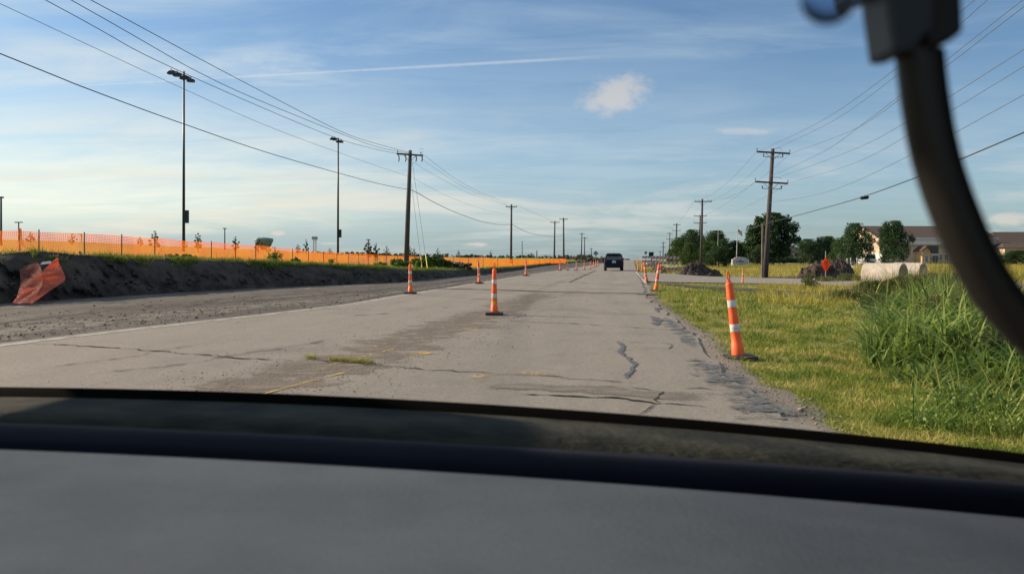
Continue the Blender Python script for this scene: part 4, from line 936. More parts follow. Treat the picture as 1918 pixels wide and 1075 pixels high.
def rtree(px, ytop, wpx, Y, kind, v, label, rz=0, sink=0):
    X = (px - CX) / F * Y; z = ground_z(X, Y) - sink; H = EYE + (HY - ytop) / F * Y - z
    tree(kind, v, (X, Y, z), H, wpx / F * Y, label, 'trees beyond the side road', rz=rz)
for a in [(1270, 446, 40, 120, 'oak', 2, 'leafy lighter green tree at the left end of the right tree group'), (1257, 467, 20, 170, 'oak', 1, 'small far tree at the far left end of the right tree group'),
          (1300, 432, 50, 140, 'oak', 0, 'dark tree behind the tall dark utility pole'), (1292, 455, 34, 118, 'oak', 2, 'lower green tree in front of the dark one left of the utility pole'),
          (1340, 434, 60, 150, 'oak', 1, 'broad dark tree crowned by the thin white mast'), (1326, 452, 46, 116, 'oak', 2, 'green tree right of the tall dark utility pole'),
          (1345, 462, 44, 112, 'oak', 1, 'low dark tree left of the white monument sign'), (1375, 452, 36, 150, 'oak', 0, 'dark tree directly behind the white flagpole'), (1398, 455, 44, 165, 'oak', 2, 'tree between the flagpole and the tallest tree'),
          (1425, 460, 40, 135, 'oak', 1, 'small tree in front of the left flank of the tallest tree'), (1448, 402, 86, 150, 'pear', 0, 'tallest tree with upswept spiky branches behind the double crossarm pole'),
          (1516, 449, 46, 135, 'oak', 0, 'round dark tree behind the orange diamond sign'), (1548, 444, 50, 150, 'oak', 1, 'dark tree right of the orange diamond sign'), (1575, 446, 44, 140, 'oak', 2, 'lighter tree between the diamond sign and the building gable'),
          (1603, 420, 56, 125, 'oak', 0, 'large tree just left of the building gable'), (1674, 416, 58, 128, 'oak', 1, 'large dark tree hiding the middle of the brown roofed building'),
          (1905, 470, 70, 120, 'oak', 1, 'dark tree behind the black cable at the right edge'), (1965, 462, 60, 110, 'oak', 0, 'tree cut by the right edge of the view'), (1850, 478, 40, 140, 'oak', 2, 'shrubby tree hidden behind the lower cable')]:
    rtree(*a[:4], a[4], a[5], a[6], rz=a[0] * .7)
for i, (px, yt, w, Y, v, lb) in enumerate([(290, 430, 20, 82, 0, 'young conical tree left of the nearer floodlight mast, clearest of the row'), (371, 434, 19, 92, 1, 'young tree just right of the nearer floodlight mast'), (441, 441, 17, 100, 0, 'young tree right of the small lamp post'),
        (135, 436, 15, 100, 1, 'second young tree from the left behind the netting'), (57, 433, 15, 105, 0, 'leftmost young tree behind the netting'), (263, 443, 12, 120, 2, 'faint young tree behind the netting left of the clearest one'), (346, 446, 12, 110, 1, 'small tree right at the foot of the nearer floodlight mast'), (175, 453, 9, 125, 2, 'tiny sapling behind the netting between two taller ones'),
        (484, 443, 18, 110, 2, 'thin young tree in front of the water tank on its left'), (503, 449, 16, 105, 1, 'young tree in front of the water tank on its right'), (558, 457, 12, 120, 1, 'small tree left of the oval sapling near the lattice tower'), (573.5, 446, 12, 115, 0, 'oval sapling just left of the lattice tower'), (618, 463.5, 9, 140, 1, 'small dark sapling left of the farther floodlight mast'),
        (689, 449, 22, 105, 2, 'broad young tree under the T shaped lamp post'), (704, 453, 18, 105, 0, 'thin airy young tree right of the T shaped lamp post'), (724, 459, 13, 120, 1, 'dark young tree left of the leaning utility pole'), (768, 460, 12, 125, 0, 'young tree right behind the leaning utility pole'), (776, 463, 11, 118, 2, 'second young tree right behind the leaning utility pole'),
        (820, 463.5, 10, 130, 1, 'round sapling above the green bush'), (859, 467.5, 9, 140, 0, 'sapling above the broken culvert heap'), (919, 468.5, 8, 140, 1, 'lone sapling left of the second utility pole'), (995, 473, 14, 150, 2, 'low scrubby tree between the teal post and the blue headed post')]):
    b = FP(px, Y); b.z -= .1; H = EYE + (HY - yt) / F * Y - b.z; tree('sap', v, b, H * .99, w / F * Y, lb, 'young trees beyond the orange fence', 'young_tree', rz=i)
# far woods: one mass on the horizon
p = []
for _ in range(9000):
    px = random.uniform(560, 1160) if random.random() < .85 else random.uniform(-300, 560); Y = random.uniform(330, 380)
    top_ = np.interp(px, [-300, 500, 700, 1000, 1050, 1110, 1160], [470, 471, 476, 481, 480, 480, 486]) + 1.8 * float(fbm(px * .06, 1, 3, 2)); zt = P(px, top_, Y).z; p.append(((px - CX) / F * Y, Y, random.uniform(-12, zt)))
tag(npmesh('far_woods', *leaves(np.array(p), 2.2, 5), M['woods']), 'low dark woods along the left horizon', 'woods', kind='stuff')
# low dark soil ridge at the far end of the works
pts = []
for _ in range(700):
    px = random.uniform(1055, 1160); Y = random.uniform(165, 260); pts.append(((px - CX) / F * Y, Y, random.uniform(-.6, 1.2 * (1 - (px - 1055) / 120))))
tag(stones('soil_ridge', pts, .35, M['dirt'], 9, .7), 'dark ridge of heaped soil along the far left side of the road', 'soil ridge')
def bush(px, py, rad, h, n, seed, label, Y=None, m='bushl', grp='green bushes on the left bank', sz=.12):
    g = FP(px, Y); r = np.random.default_rng(seed); bl = []
    for _ in range(9): a = r.random() * 6.28; q = r.random() * rad * .75; bl.append((g.x + math.cos(a) * q, g.y + math.sin(a) * q * .6, g.z + h * (.25 + .45 * r.random()) * (1 - .4 * q / rad), h * (.22 + .15 * r.random())))
    root = empty('bush', g); V, Fq = crown(n, sz, bl, seed); V = V - np.array(g); o = npmesh('foliage', V, Fq, M[m], root)
    s = MB(); [s.tube([(0, 0, -.1), (b[0] - g.x, b[1] - g.y, b[2] - g.z)], [.03, .01], 4, False) for b in bl[:5]]; s.build('stems', M['bark'], root)
    tag(root, label, 'bush', grp)
bush(812, 0, 1.25, 1.15, 4200, 3, 'dense dark green bush right of the leaning pole', 52, 'leaf2')
bush(790, 0, .9, .9, 2400, 4, 'bright green bush between the pole and its guy wires', 51)
bush(751, 0, .7, .75, 1500, 5, 'small bright green bush left of the pole foot', 52)
bush(710, 0, .5, .35, 900, 6, 'low green bush in front of the torn white film', 48)
bush(512, 0, .55, .85, 500, 7, 'loose green shrub in front of the fence below the water tank', 47, sz=.09)
bush(553, 0, .6, .42, 700, 8, 'rounded low shrub on the bank right of the loose shrub', 45, sz=.09)
bush(620, 0, .2, .5, 220, 9, 'thin upright weed on the bank left of the white film', 50, sz=.08)
bush(350, 0, .75, .3, 800, 10, 'low green tuft at the foot of the nearer floodlight mast', 32, sz=.07)
bush(320, 0, .35, .28, 300, 12, 'straggly green weed left of the nearer floodlight mast foot', 31, sz=.06)
# fallen post stuck in the bank
o = MB().tube([P(152, 480, 26), P(149, 471, 26)], .04, 6).build('broken_stake', M['woodpale']); tag(o, 'short broken stake leaning out of the top of the bank', 'stake')


# ------------------------------------------------------------------ orange barrier fence
FT = [(-500, 430), (0, 433), (35, 432), (120, 437), (250, 444), (400, 455), (480, 460), (600, 472.5), (700, 477), (760, 480), (840, 483), (900, 483), (960, 486), (1000, 486.5), (1048, 485), (1110, 486)]
def fence():
    root = empty('barrier_fence', FP(500, 60)); org = root.location.copy(); path = []
    for px in np.arange(-420, 1062, 1.0): Y = itp(FEN, px, 2); path.append((px, Y, (px - CX) / F * Y))
    # resample by length
    L = [0]
    for a, b in zip(path[:-1], path[1:]): L.append(L[-1] + math.hypot(a[1] - b[1], a[2] - b[2]))
    tot = L[-1]; pxs = np.array([p[0] for p in path]); L = np.array(L)
    def at(s, v):
        px = float(np.interp(s, L, pxs)); Y = itp(FEN, px, 2); zb = field_z(px, Y) - .03; zt = EYE + (HY - itp(FT, px)) / F * Y
        z = zb + (zt - zb) * v; off = .05 * math.sin(s * 2.1) * math.sin(v * 3.14) + .03 * math.sin(s * 5 + v * 4)
        if px < 45 and v > .0: z -= (1 - v) * 0
        return Vector(((px - CX) / F * Y, Y + off, z + .03 * math.sin(s * 1.05) * v)) - org
    V = []; Fq = []
    n = int(tot / .085)
    for i in range(n):           # upright strands, slightly wavy
        s = i * .085; w = .022; k0 = len(V)
        for v in np.linspace(0, 1, 6):
            q = at(s + .03 * math.sin(v * 7 + s * .7), v); e = at(s + .01, v) - at(s - .01, v); e.normalize(); V += [q - e * w / 2, q + e * w / 2]
        Fq += [(k0 + 2 * j, k0 + 2 * j + 1, k0 + 2 * j + 3, k0 + 2 * j + 2) for j in range(5)]
    m_ = int(tot / .35)
    for j in range(15):
        v = .02 + .97 * j / 14; k0 = len(V); w = .016
        for i in range(m_ + 1):
            q = at(i * .35, v); V += [q - Vector((0, 0, w)), q + Vector((0, 0, w))]
        Fq += [(k0 + 2 * i, k0 + 2 * i + 2, k0 + 2 * i + 3, k0 + 2 * i + 1) for i in range(m_)]
    npmesh('netting', V, Fq, M['mesh'], root)
    for px in [-300, -180, -80, 37, 73, 158, 228, 290, 396, 441, 479, 515, 548, 578, 606, 631, 653, 672, 690, 707, 724, 745, 785, 820, 850, 878, 905, 932, 960, 985, 1010, 1030, 1048]:
        Y = itp(FEN, px, 2) - .04; zb = field_z(px, Y); zt = EYE + (HY - itp(FT, px)) / F * Y + (.12 if px < 500 else .05); MB().box((((px - CX) / F * Y) - org.x, Y - org.y, (zb - .2 + zt) / 2 - org.z), (.045, .045, zt - zb + .2)).build('post', M['post'], root)
    tag(root, 'long orange plastic netting fence on steel posts above the cut bank', 'fence')
fence()
# torn white film caught on the netting
v = []
def film(px0, px1, y0, y1, label, seed):
    r = random.Random(seed); mb = MB()
    for _ in range(46):
        px = r.uniform(px0, px1); py = r.uniform(y0, y1); Y = itp(FEN, px, 2) - .25; a = P(px, py, Y); w = r.uniform(.1, .5); h = r.uniform(.03, .1); t = r.uniform(-.5, .5)
        c, s = math.cos(t), math.sin(t); d = Vector((c, 0, s)); e = Vector((-s, 0, c)); bz = Vector((0, -.03, 0)); mb.add([a - d * w / 2, a - e * h / 2 + bz, a + d * w / 2, a + e * h / 2 + bz], [(0, 1, 2, 3)])
    tag(mb.build('plastic_film', M['sheetw']), label, 'plastic film', 'torn pale film on the orange netting')
film(651, 693, 483, 497, 'torn pale film on the netting, left of the two pieces', 1)
film(697, 738, 484, 497, 'torn pale film on the netting, right of the two pieces', 2)
def foldnet(name, poly, label, m, Yb, dens=26, seed=0):
    """draped netting: quad grid between two pixel-depth edges, drawn as strands"""
    A, B = poly; V = []; Fq = []
    def pt(u, v):
        i = u * (len(A) - 1); k = min(int(i), len(A) - 2); f = i - k; a = P(*A[k][:2], A[k][2]).lerp(P(*A[k + 1][:2], A[k + 1][2]), f); b = P(*B[k][:2], B[k][2]).lerp(P(*B[k + 1][:2], B[k + 1][2]), f)
        p = a.lerp(b, v); p.y += .12 * math.sin(u * 19 + v * 5 + seed) * math.sin(3.14 * v); return p
    w = .0062
    for i in range(dens):
        u = i / (dens - 1); k0 = len(V)
        for v in np.linspace(0, 1, 14):
            q = pt(u, v); e = (pt(min(1, u + .02), v) - pt(max(0, u - .02), v)).normalized() * w; V += [q - e, q + e]
        Fq += [(k0 + 2 * j, k0 + 2 * j + 1, k0 + 2 * j + 3, k0 + 2 * j + 2) for j in range(13)]
    for i in range(dens + 6):
        v = i / (dens + 5); k0 = len(V)
        for u in np.linspace(0, 1, 14):
            q = pt(u, v); e = (pt(u, min(1, v + .02)) - pt(u, max(0, v - .02))).normalized() * w; V += [q - e, q + e]
        Fq += [(k0 + 2 * j, k0 + 2 * j + 1, k0 + 2 * j + 3, k0 + 2 * j + 2) for j in range(13)]
    return npmesh(name, V, Fq, m)
o = foldnet('collapsed_netting', ([(106, 484, 22.6), (92, 496, 22.3), (80, 508, 22.0), (48, 534, 21.2), (24, 567, 20.3)], [(108, 487, 22.7), (114, 500, 22.5), (124, 524, 22.0), (92, 545, 21.3), (62, 567, 20.3)]), '', M['mesh2'], 21, 30)
tag(o, 'bright crumpled orange netting hanging down the bank at the left', 'netting')
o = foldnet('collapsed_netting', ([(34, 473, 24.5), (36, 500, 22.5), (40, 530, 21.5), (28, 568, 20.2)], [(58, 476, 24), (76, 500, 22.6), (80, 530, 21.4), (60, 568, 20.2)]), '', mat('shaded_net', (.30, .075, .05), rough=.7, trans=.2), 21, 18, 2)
tag(o, 'dull folded orange netting behind the brighter fold at the left', 'netting')
o = foldnet('bunched_netting', ([(35, 428, 30), (34, 450, 29), (30, 470, 27)], [(38.5, 428, 30), (42, 450, 29), (60, 476, 26)]), '', M['mesh'], 28, 16, 3); tag(o, 'bunched peak of orange netting tied to a post at the left', 'netting')
mb = MB()
for k in range(0):
    a = P(31 + k * 3.2 if k < 5 else 40 + (k - 4) * 5, 468 - (4 - abs(k - 4)) * 3 + (k > 5) * (k - 5) * 4, 26.5); mb.add([a, a + Vector((.16, 0, .02)), a + Vector((.13, .02, .18)), a + Vector((-.02, .02, .14))], [(0, 1, 2, 3)])
a = P(75, 496, 22.6); mb.add([a, a + Vector((.32, 0, .04)), a + Vector((.30, .03, .11)), a + Vector((.04, .03, .08))], [(0, 1, 2, 3)])
tag(mb.build('torn_film', M['sheetw']), 'pale torn film snagged between the two hanging folds of netting', 'plastic film')


# ------------------------------------------------------------------ soil piles, pipes, rubble
def pile(pix_c, wpx, hpx, dep, seed, label, peaks, n=90):
    g = G(*pix_c); Y = g.y; Wm = wpx / F * Y; Hm = hpx / F * Y; V = []
    for j in range(n):
        for i in range(n):
            u, v = i / (n - 1) * 2 - 1, j / (n - 1) * 2 - 1; x, y = u * Wm * .5, v * dep
            z = max(h * Hm * max(0, 1 - math.hypot((x - cx_ * Wm) / (Wm * wx), (y) / dep) ** 1.25) for cx_, wx, h in peaks)
            z += (.17 * Hm * float(fbm(x * 2.4, y * 2.4 + seed, 3, seed)) + .075 * Hm * float(fbm(x * 9, y * 9 + seed, 3, seed + 4))) * min(1, z / (.22 * Hm)); V.append((x, y, max(z, -.08) - (.05 if z <= 0.02 else 0)))
    I = np.arange((n - 1) * n).reshape(-1, n)[:, :-1].ravel(); o = npmesh('soil_pile', np.array(V), np.stack([I, I + 1, I + n + 1, I + n], 1), M['pile']); o.location = g + Vector((0, dep * .8, 0)); tag(o, label, 'soil pile', 'dark soil piles by the side road'); return o
pile((1316, 518), 84, 29, 1.3, 1, 'small dark soil pile left of the side road pole', [(-.09, .42, 1.05), (.12, .42, .72)])
pile((1553, 523.5), 94, 38, 1.5, 2, 'larger soil pile behind the orange diamond sign', [(-.12, .40, .98), (.2, .33, .8)])
pile((1590, 520), 60, 36, 1.4, 3, 'second heap of soil running right from the diamond sign pile', [(-.05, .45, 1.0)])
def pipe(a, b, r, th, label):
    """hollow concrete pipe from a to b (axis end points)"""
    a, b = Vector(a), Vector(b); d = (b - a).normalized(); e1 = d.cross(Vector((0, 0, 1))).normalized(); e2 = Vector((0, 0, 1)); n = 40; rings = [(a, r), (b, r), (b, r - .02), (b + d * .0, r - th), (a, r - th), (a, r - .02)]; mb = MB(); v = []; f = []
    for c, rr in rings:
        for k in range(n): t = 2 * math.pi * k / n; v.append(c + (e1 * math.cos(t) + e2 * math.sin(t)) * rr)
    for i in range(6):
        j = (i + 1) % 6
        for k in range(n): f.append((i * n + k, i * n + (k + 1) % n, j * n + (k + 1) % n, j * n + k))
    mb.add(v, f); o = mb.build('concrete_pipe', M['conc'], smooth=True); o.modifiers.new('e', 'EDGE_SPLIT').split_angle = R(50); tag(o, label, 'concrete pipe', 'large concrete pipes')
g1 = G(1640, 531); r1 = .95
g1 = Vector((P(1622, 0, 44.5).x, 44.5, ground_z(20, 44.5))); d1 = Vector((.66, -.75, 0)) * 2.05; pipe(g1 + Vector((0, 0, .60)), g1 + d1 + Vector((0, 0, .60)), .64, .085, 'big pale concrete pipe lying in the weeds, nearer and left of the two')
g2 = G(1716, 526)
g2 = Vector((P(1676, 0, 49.5).x, 49.5, ground_z(22, 49.5))); d2 = Vector((.62, -.78, 0)) * 1.75; pipe(g2 + Vector((0, 0, .62)), g2 + d2 + Vector((0, 0, .62)), .60, .085, 'concrete pipe behind and right, its mouth choked with soil and weeds')
for px, py, w, h, lb in ((848, 497, 20, 10, 'broken ring of culvert pipe on the soil heap'), (862, 496, 24, 8, 'tilted grey slab on the soil heap beside the culvert ring')):
    c = P(px, py, 53)
    if w == 20:
        mb = MB(); path = [(c.x + .36 * math.cos(t), c.y + .1 * math.cos(t), c.z + .22 * math.sin(t)) for t in np.linspace(-.4, 3.6, 16)]; mb.tube(path, .06, 6); path = [(c.x + .1 + .36 * math.cos(t), c.y + .5, c.z - .05 + .22 * math.sin(t)) for t in np.linspace(-.4, 3.6, 16)]; mb.tube(path, .05, 6); o = mb.build('culvert_ring', M['concd'])
        tag(o, lb, 'rubble')
    else:
        o = MB().box(c, (.95, .5, .12), ry=R(14), rz=.4).box(c + Vector((-.2, .1, .12)), (.4, .4, .1), ry=R(-18)).build('concrete_slab', M['concd'], bevel=.01); tag(o, lb, 'rubble')
pts = []
for _ in range(160): px = random.uniform(832, 884); Y = 53 + random.gauss(0, .4); pts.append(((px - CX) / F * Y, Y, P(px, 500, 53).z + random.uniform(-.1, .22)))
tag(stones('rubble_heap', pts, .10, M['pile'], 14, .8), 'dark soil and rubble heaped under the broken culvert ring', 'rubble')


# ------------------------------------------------------------------ signs and barricades
def barricade(px, py, w, rz, label, zs=(.42, .86, 1.28)):
    g = G(px, py); root = empty('road_barricade', g, rz)
    for sx in (-.32, .32):
        MB().box((sx * w, 0, .7), (.05, .05, 1.5)).build('upright', M['galv'], root); MB().box((sx * w, 0, .03), (.06, 1.2, .05)).build('foot', M['galv'], root)
    for z in zs:
        r_ = MB().box((0, -.045, z), (w, .03, .2)).build('rail', M['railw'], root, bevel=.004); n = int(w / .30); s = MB()
        for i in range(n): x = -w / 2 + .02 + i * .30; s.add([(x, -.062, z - .099), (x + .14, -.062, z - .099), (min(x + .28, w / 2), -.062, z + .099), (min(x + .14, w / 2), -.062, z + .099)], [(0, 1, 2, 3)])
        s.build('stripes', M['railr'], r_)
    tag(root, label, 'barricade', 'red and white striped barricades')
barricade(1246, 513, 2.15, R(-6), 'three rail striped barricade closing the lane by the side road')
barricade(1219, 505, 2.0, R(12), 'farther striped barricade half hidden behind the leaning cones')
# orange diamond sign (two tethered lines of unreadable print and an arrow)
g = G(1546.5, 524); root = empty('roadwork_sign', g); Y = g.y; k = 1 / F * Y
MB().box((0, 0, 0.9), (.05, .05, 3.2 * .57)).build('mast', M['galv'], root)
MB().tube([(0, 0, 1.0), (.0, 0, 54 * k)], .022, 6).build('flag_mast', M['galv'], root)
for sx in (-1, 1): MB().box((sx * .25, -.05, .03), (.5, .06, .05), rz=.3 * sx).box((sx * .25, .15, .03), (.5, .06, .05), rz=-.3 * sx).build('foot', M['galv'], root)
cz = (524 - 495.5) * k; hx, hz = 9.2 * k, 14.2 * k
fc = MB(); fc.prism([(-hx, cz), (0, cz - hz), (hx, cz), (0, cz + hz)], -.055, -.04); face = fc.build('face', M['signorange'], root)
ink = MB()
ink.box((0, -.058, cz + 5 * k), (5.6 * k, .004, .03)).box((0, -.058, cz + 2.6 * k), (5.6 * k, .004, .03)).box((-2.8 * k, -.058, cz + 3.8 * k), (.03, .004, 2.6 * k)).box((2.8 * k, -.058, cz + 3.8 * k), (.03, .004, 2.6 * k))
for i in range(3): ink.box(((-2 + 2 * i) * k, -.058, cz - .6 * k), (1.2 * k, .004, 1.6 * k))
ink.box((-.3 * k, -.058, cz - 7 * k), (.7 * k, .004, 4 * k)); ink.add([(-1.8 * k, -.06, cz - 6 * k), (1.2 * k, -.06, cz - 6 * k), (-.3 * k, -.06, cz - 3.2 * k)], [(0, 1, 2)]); ink.build('print', M['signink'], face)
tag(root, 'orange diamond roadwork sign on a thin mast in front of the larger soil pile', 'sign')
o = MB().box(G(1532, 525) + Vector((0, 0, .06)), (.5, .3, .12)).box(G(1538, 525) + Vector((0, 0, .12)), (.2, .25, .14)).build('sandbag', mat('orange_bag', (.75, .22, .06), rough=.7), bevel=.04); tag(o, 'orange sandbag on the ground left of the diamond sign', 'sandbag')
# sign seen from behind, left of the car
Y = 118; g = P(1116, 500, Y); g.z = 0; root = empty('diamond_sign', g); c = P(1116.5, 474.6, Y) - g; h = 5.0 / F * Y
MB().box((0, 0, c.z / 2), (.07, .07, c.z + .3)).build('post', M['galv'], root); fc = MB().prism([(-h, c.z), (0, c.z - h), (h, c.z), (0, c.z + h)], -.01, .01).build('panel', M['signback'], root)
MB().box((0, -.02, c.z + .1), (h * 1.1, .012, .04)).box((0, -.02, c.z - .12), (h * 1.1, .012, .04)).build('back_rail', M['galv'], root); tag(root, 'grey diamond road sign on a post just left of the dark car', 'sign')
Y = 100; g = P(1209.5, 497, Y); g.z = ground_z(g.x, Y); root = empty('red_sign', g); c = P(1209.6, 473.6, Y) - g; w = 4.6 / F * Y
MB().box((0, 0, c.z / 2), (.05, .05, c.z + .2)).build('post', M['galv'], root); p_ = MB().box((0, -.04, c.z), (w, .02, w)).build('panel', M['red'], root); MB().box((0, -.055, c.z), (w * .8, .01, w * .16)).box((0, -.055, c.z), (w * .16, .01, w * .62)).build('mark', mat('pale_red_mark', (.5, .22, .2)), p_); tag(root, 'small square red sign on a thin post left of the black board', 'sign')
Y = 104; g = P(1220, 497, Y); g.z = ground_z(g.x, Y); root = empty('message_board', g); c = P(1220, 477.5, Y) - g; w = 9.6 / F * Y; h = 10.5 / F * Y
MB().prism([(-w / 2, c.z - h / 2), (w * .36, c.z - h / 2), (w / 2, c.z + h / 2), (-w / 2, c.z + h / 2)], -.06, .06).build('panel', M['black'], root, bevel=.02)
MB().box((0, 0, c.z / 2 - .2), (.12, .12, c.z)).build('mast', M['steel'], root); MB().box((0, .1, .35), (1.2, .8, .35)).box((-.5, .1, .15), (.14, .5, .3)).box((.5, .1, .15), (.14, .5, .3)).build('trailer', M['galv'], root)
tag(root, 'black board on a trailer beyond the striped barricade', 'message board')
# monument sign with dark blue print too small to read
Y = 134; g = P(1386.5, 497, Y); g.z = ground_z(g.x, Y) - .05; root = empty('monument_sign', g); W2 = 29.5 / F * Y; Hs = 13.0 / F * Y; z1 = (497 - 481) / F * Y + .1
pr = [(-W2 / 2, -.3), (W2 / 2, -.3), (W2 / 2, Hs)] + [(W2 * .42 * math.cos(t), Hs + (z1 - Hs) * math.sin(t) * 1.0) for t in np.linspace(0, math.pi, 12)] + [(-W2 / 2, Hs)]
slab = MB().prism(pr, -.2, .2).build('slab', mat('pale_limestone', (.40, .40, .40), (.36, .36, .37), .9, 3), root, bevel=.02)
for sx in (-1, 1): MB().box((sx * W2 * .5, 0, Hs * .48), (.16, .5, Hs * 1.02)).build('pier', M['trim'], root)
ink = MB(); x = -.75
for i, w in enumerate([.13, .06, .12, .12, .12, .12, .1, .1]): ink.box((x + w / 2, -.215, Hs * .62), (w, .01, .16 if i % 3 else .2)); x += w + .07
ink.prism([(.0 + .28 * math.cos(t), Hs * .74 + .14 * math.sin(t)) for t in np.linspace(0, math.pi, 8)], -.22, -.21); ink.box((.0, -.215, Hs * .25), (.5, .01, .11)); ink.build('lettering', mat('navy_lettering', (.03, .05, .13)), slab)
tag(root, 'white arched monument sign with small dark blue lettering behind the verge', 'sign')
Y = 140; g = P(1379, 496, Y); g.z = -.4; root = empty('flagpole', g); T = P(1381.5, 424.5, Y) - g
MB().tube([(0, 0, -.3), T], [.09, .05], 8).build('pole', M['trim'], root); MB().lathe([(.03, 0), (.09, .06), (.03, .14)], 8, T).build('finial', M['galv'], root)
def flag(c, w, h, rows, root):
    V = []; mid = []; nx_, nz_ = 10, 9
    for j in range(nz_ + 1):
        for i in range(nx_ + 1):
            u, v = i / nx_, j / nz_; V.append(c + Vector((w * u, .08 * math.sin(u * 7 + v * 3), -h * v - w * .75 * u ** 1.2)))
    Fq = []; 
    for j in range(nz_):
        for i in range(nx_): a = j * (nx_ + 1) + i; Fq.append((a, a + 1, a + nx_ + 2, a + nx_ + 1)); mid.append(2 if (i < 4 and j < 5) else (0 if j % 2 == 0 else 1))
    npmesh('flag', V, Fq, None, root, mats=[M['flagr'], M['railw'], M['flagb']], midx=mid)
flag(P(1382.7, 429.5, Y) - g, .75, .75, 0, root)
tag(root, 'white flagpole with a striped flag behind the monument sign', 'flagpole')
g = P(1344, 490, 142); g.z = -.4; root = empty('thin_mast', g); MB().tube([(0, 0, -.2), P(1345.3, 428, 142) - g], [.08, .03], 6).build('mast', M['galv'], root); MB().box(P(1345.2, 441, 142) - g, (.2, .1, .15)).build('fitting', M['galv'], root); tag(root, 'thin pale mast rising from the broad dark tree', 'mast')
for px, y0, y1, lb in ((1593.5, 483, 497, 'short white topped post right of the diamond sign'), (1587, 484, 495, 'grey post just left of the white topped one'), (1605, 483.5, 497, 'white post left of the parked van')):
    g = P(px, y1, 90); g.z = ground_z(g.x, 90); root = empty('marker_post', g); t_ = P(px, y0, 90) - g; MB().tube([(0, 0, -.1), (0, 0, t_.z - .25)], .05, 8).build('post', M['galv'], root); MB().tube([(0, 0, t_.z - .25), (0, 0, t_.z)], .075, 8).build('cap', M['trim'], root); tag(root, lb, 'post')


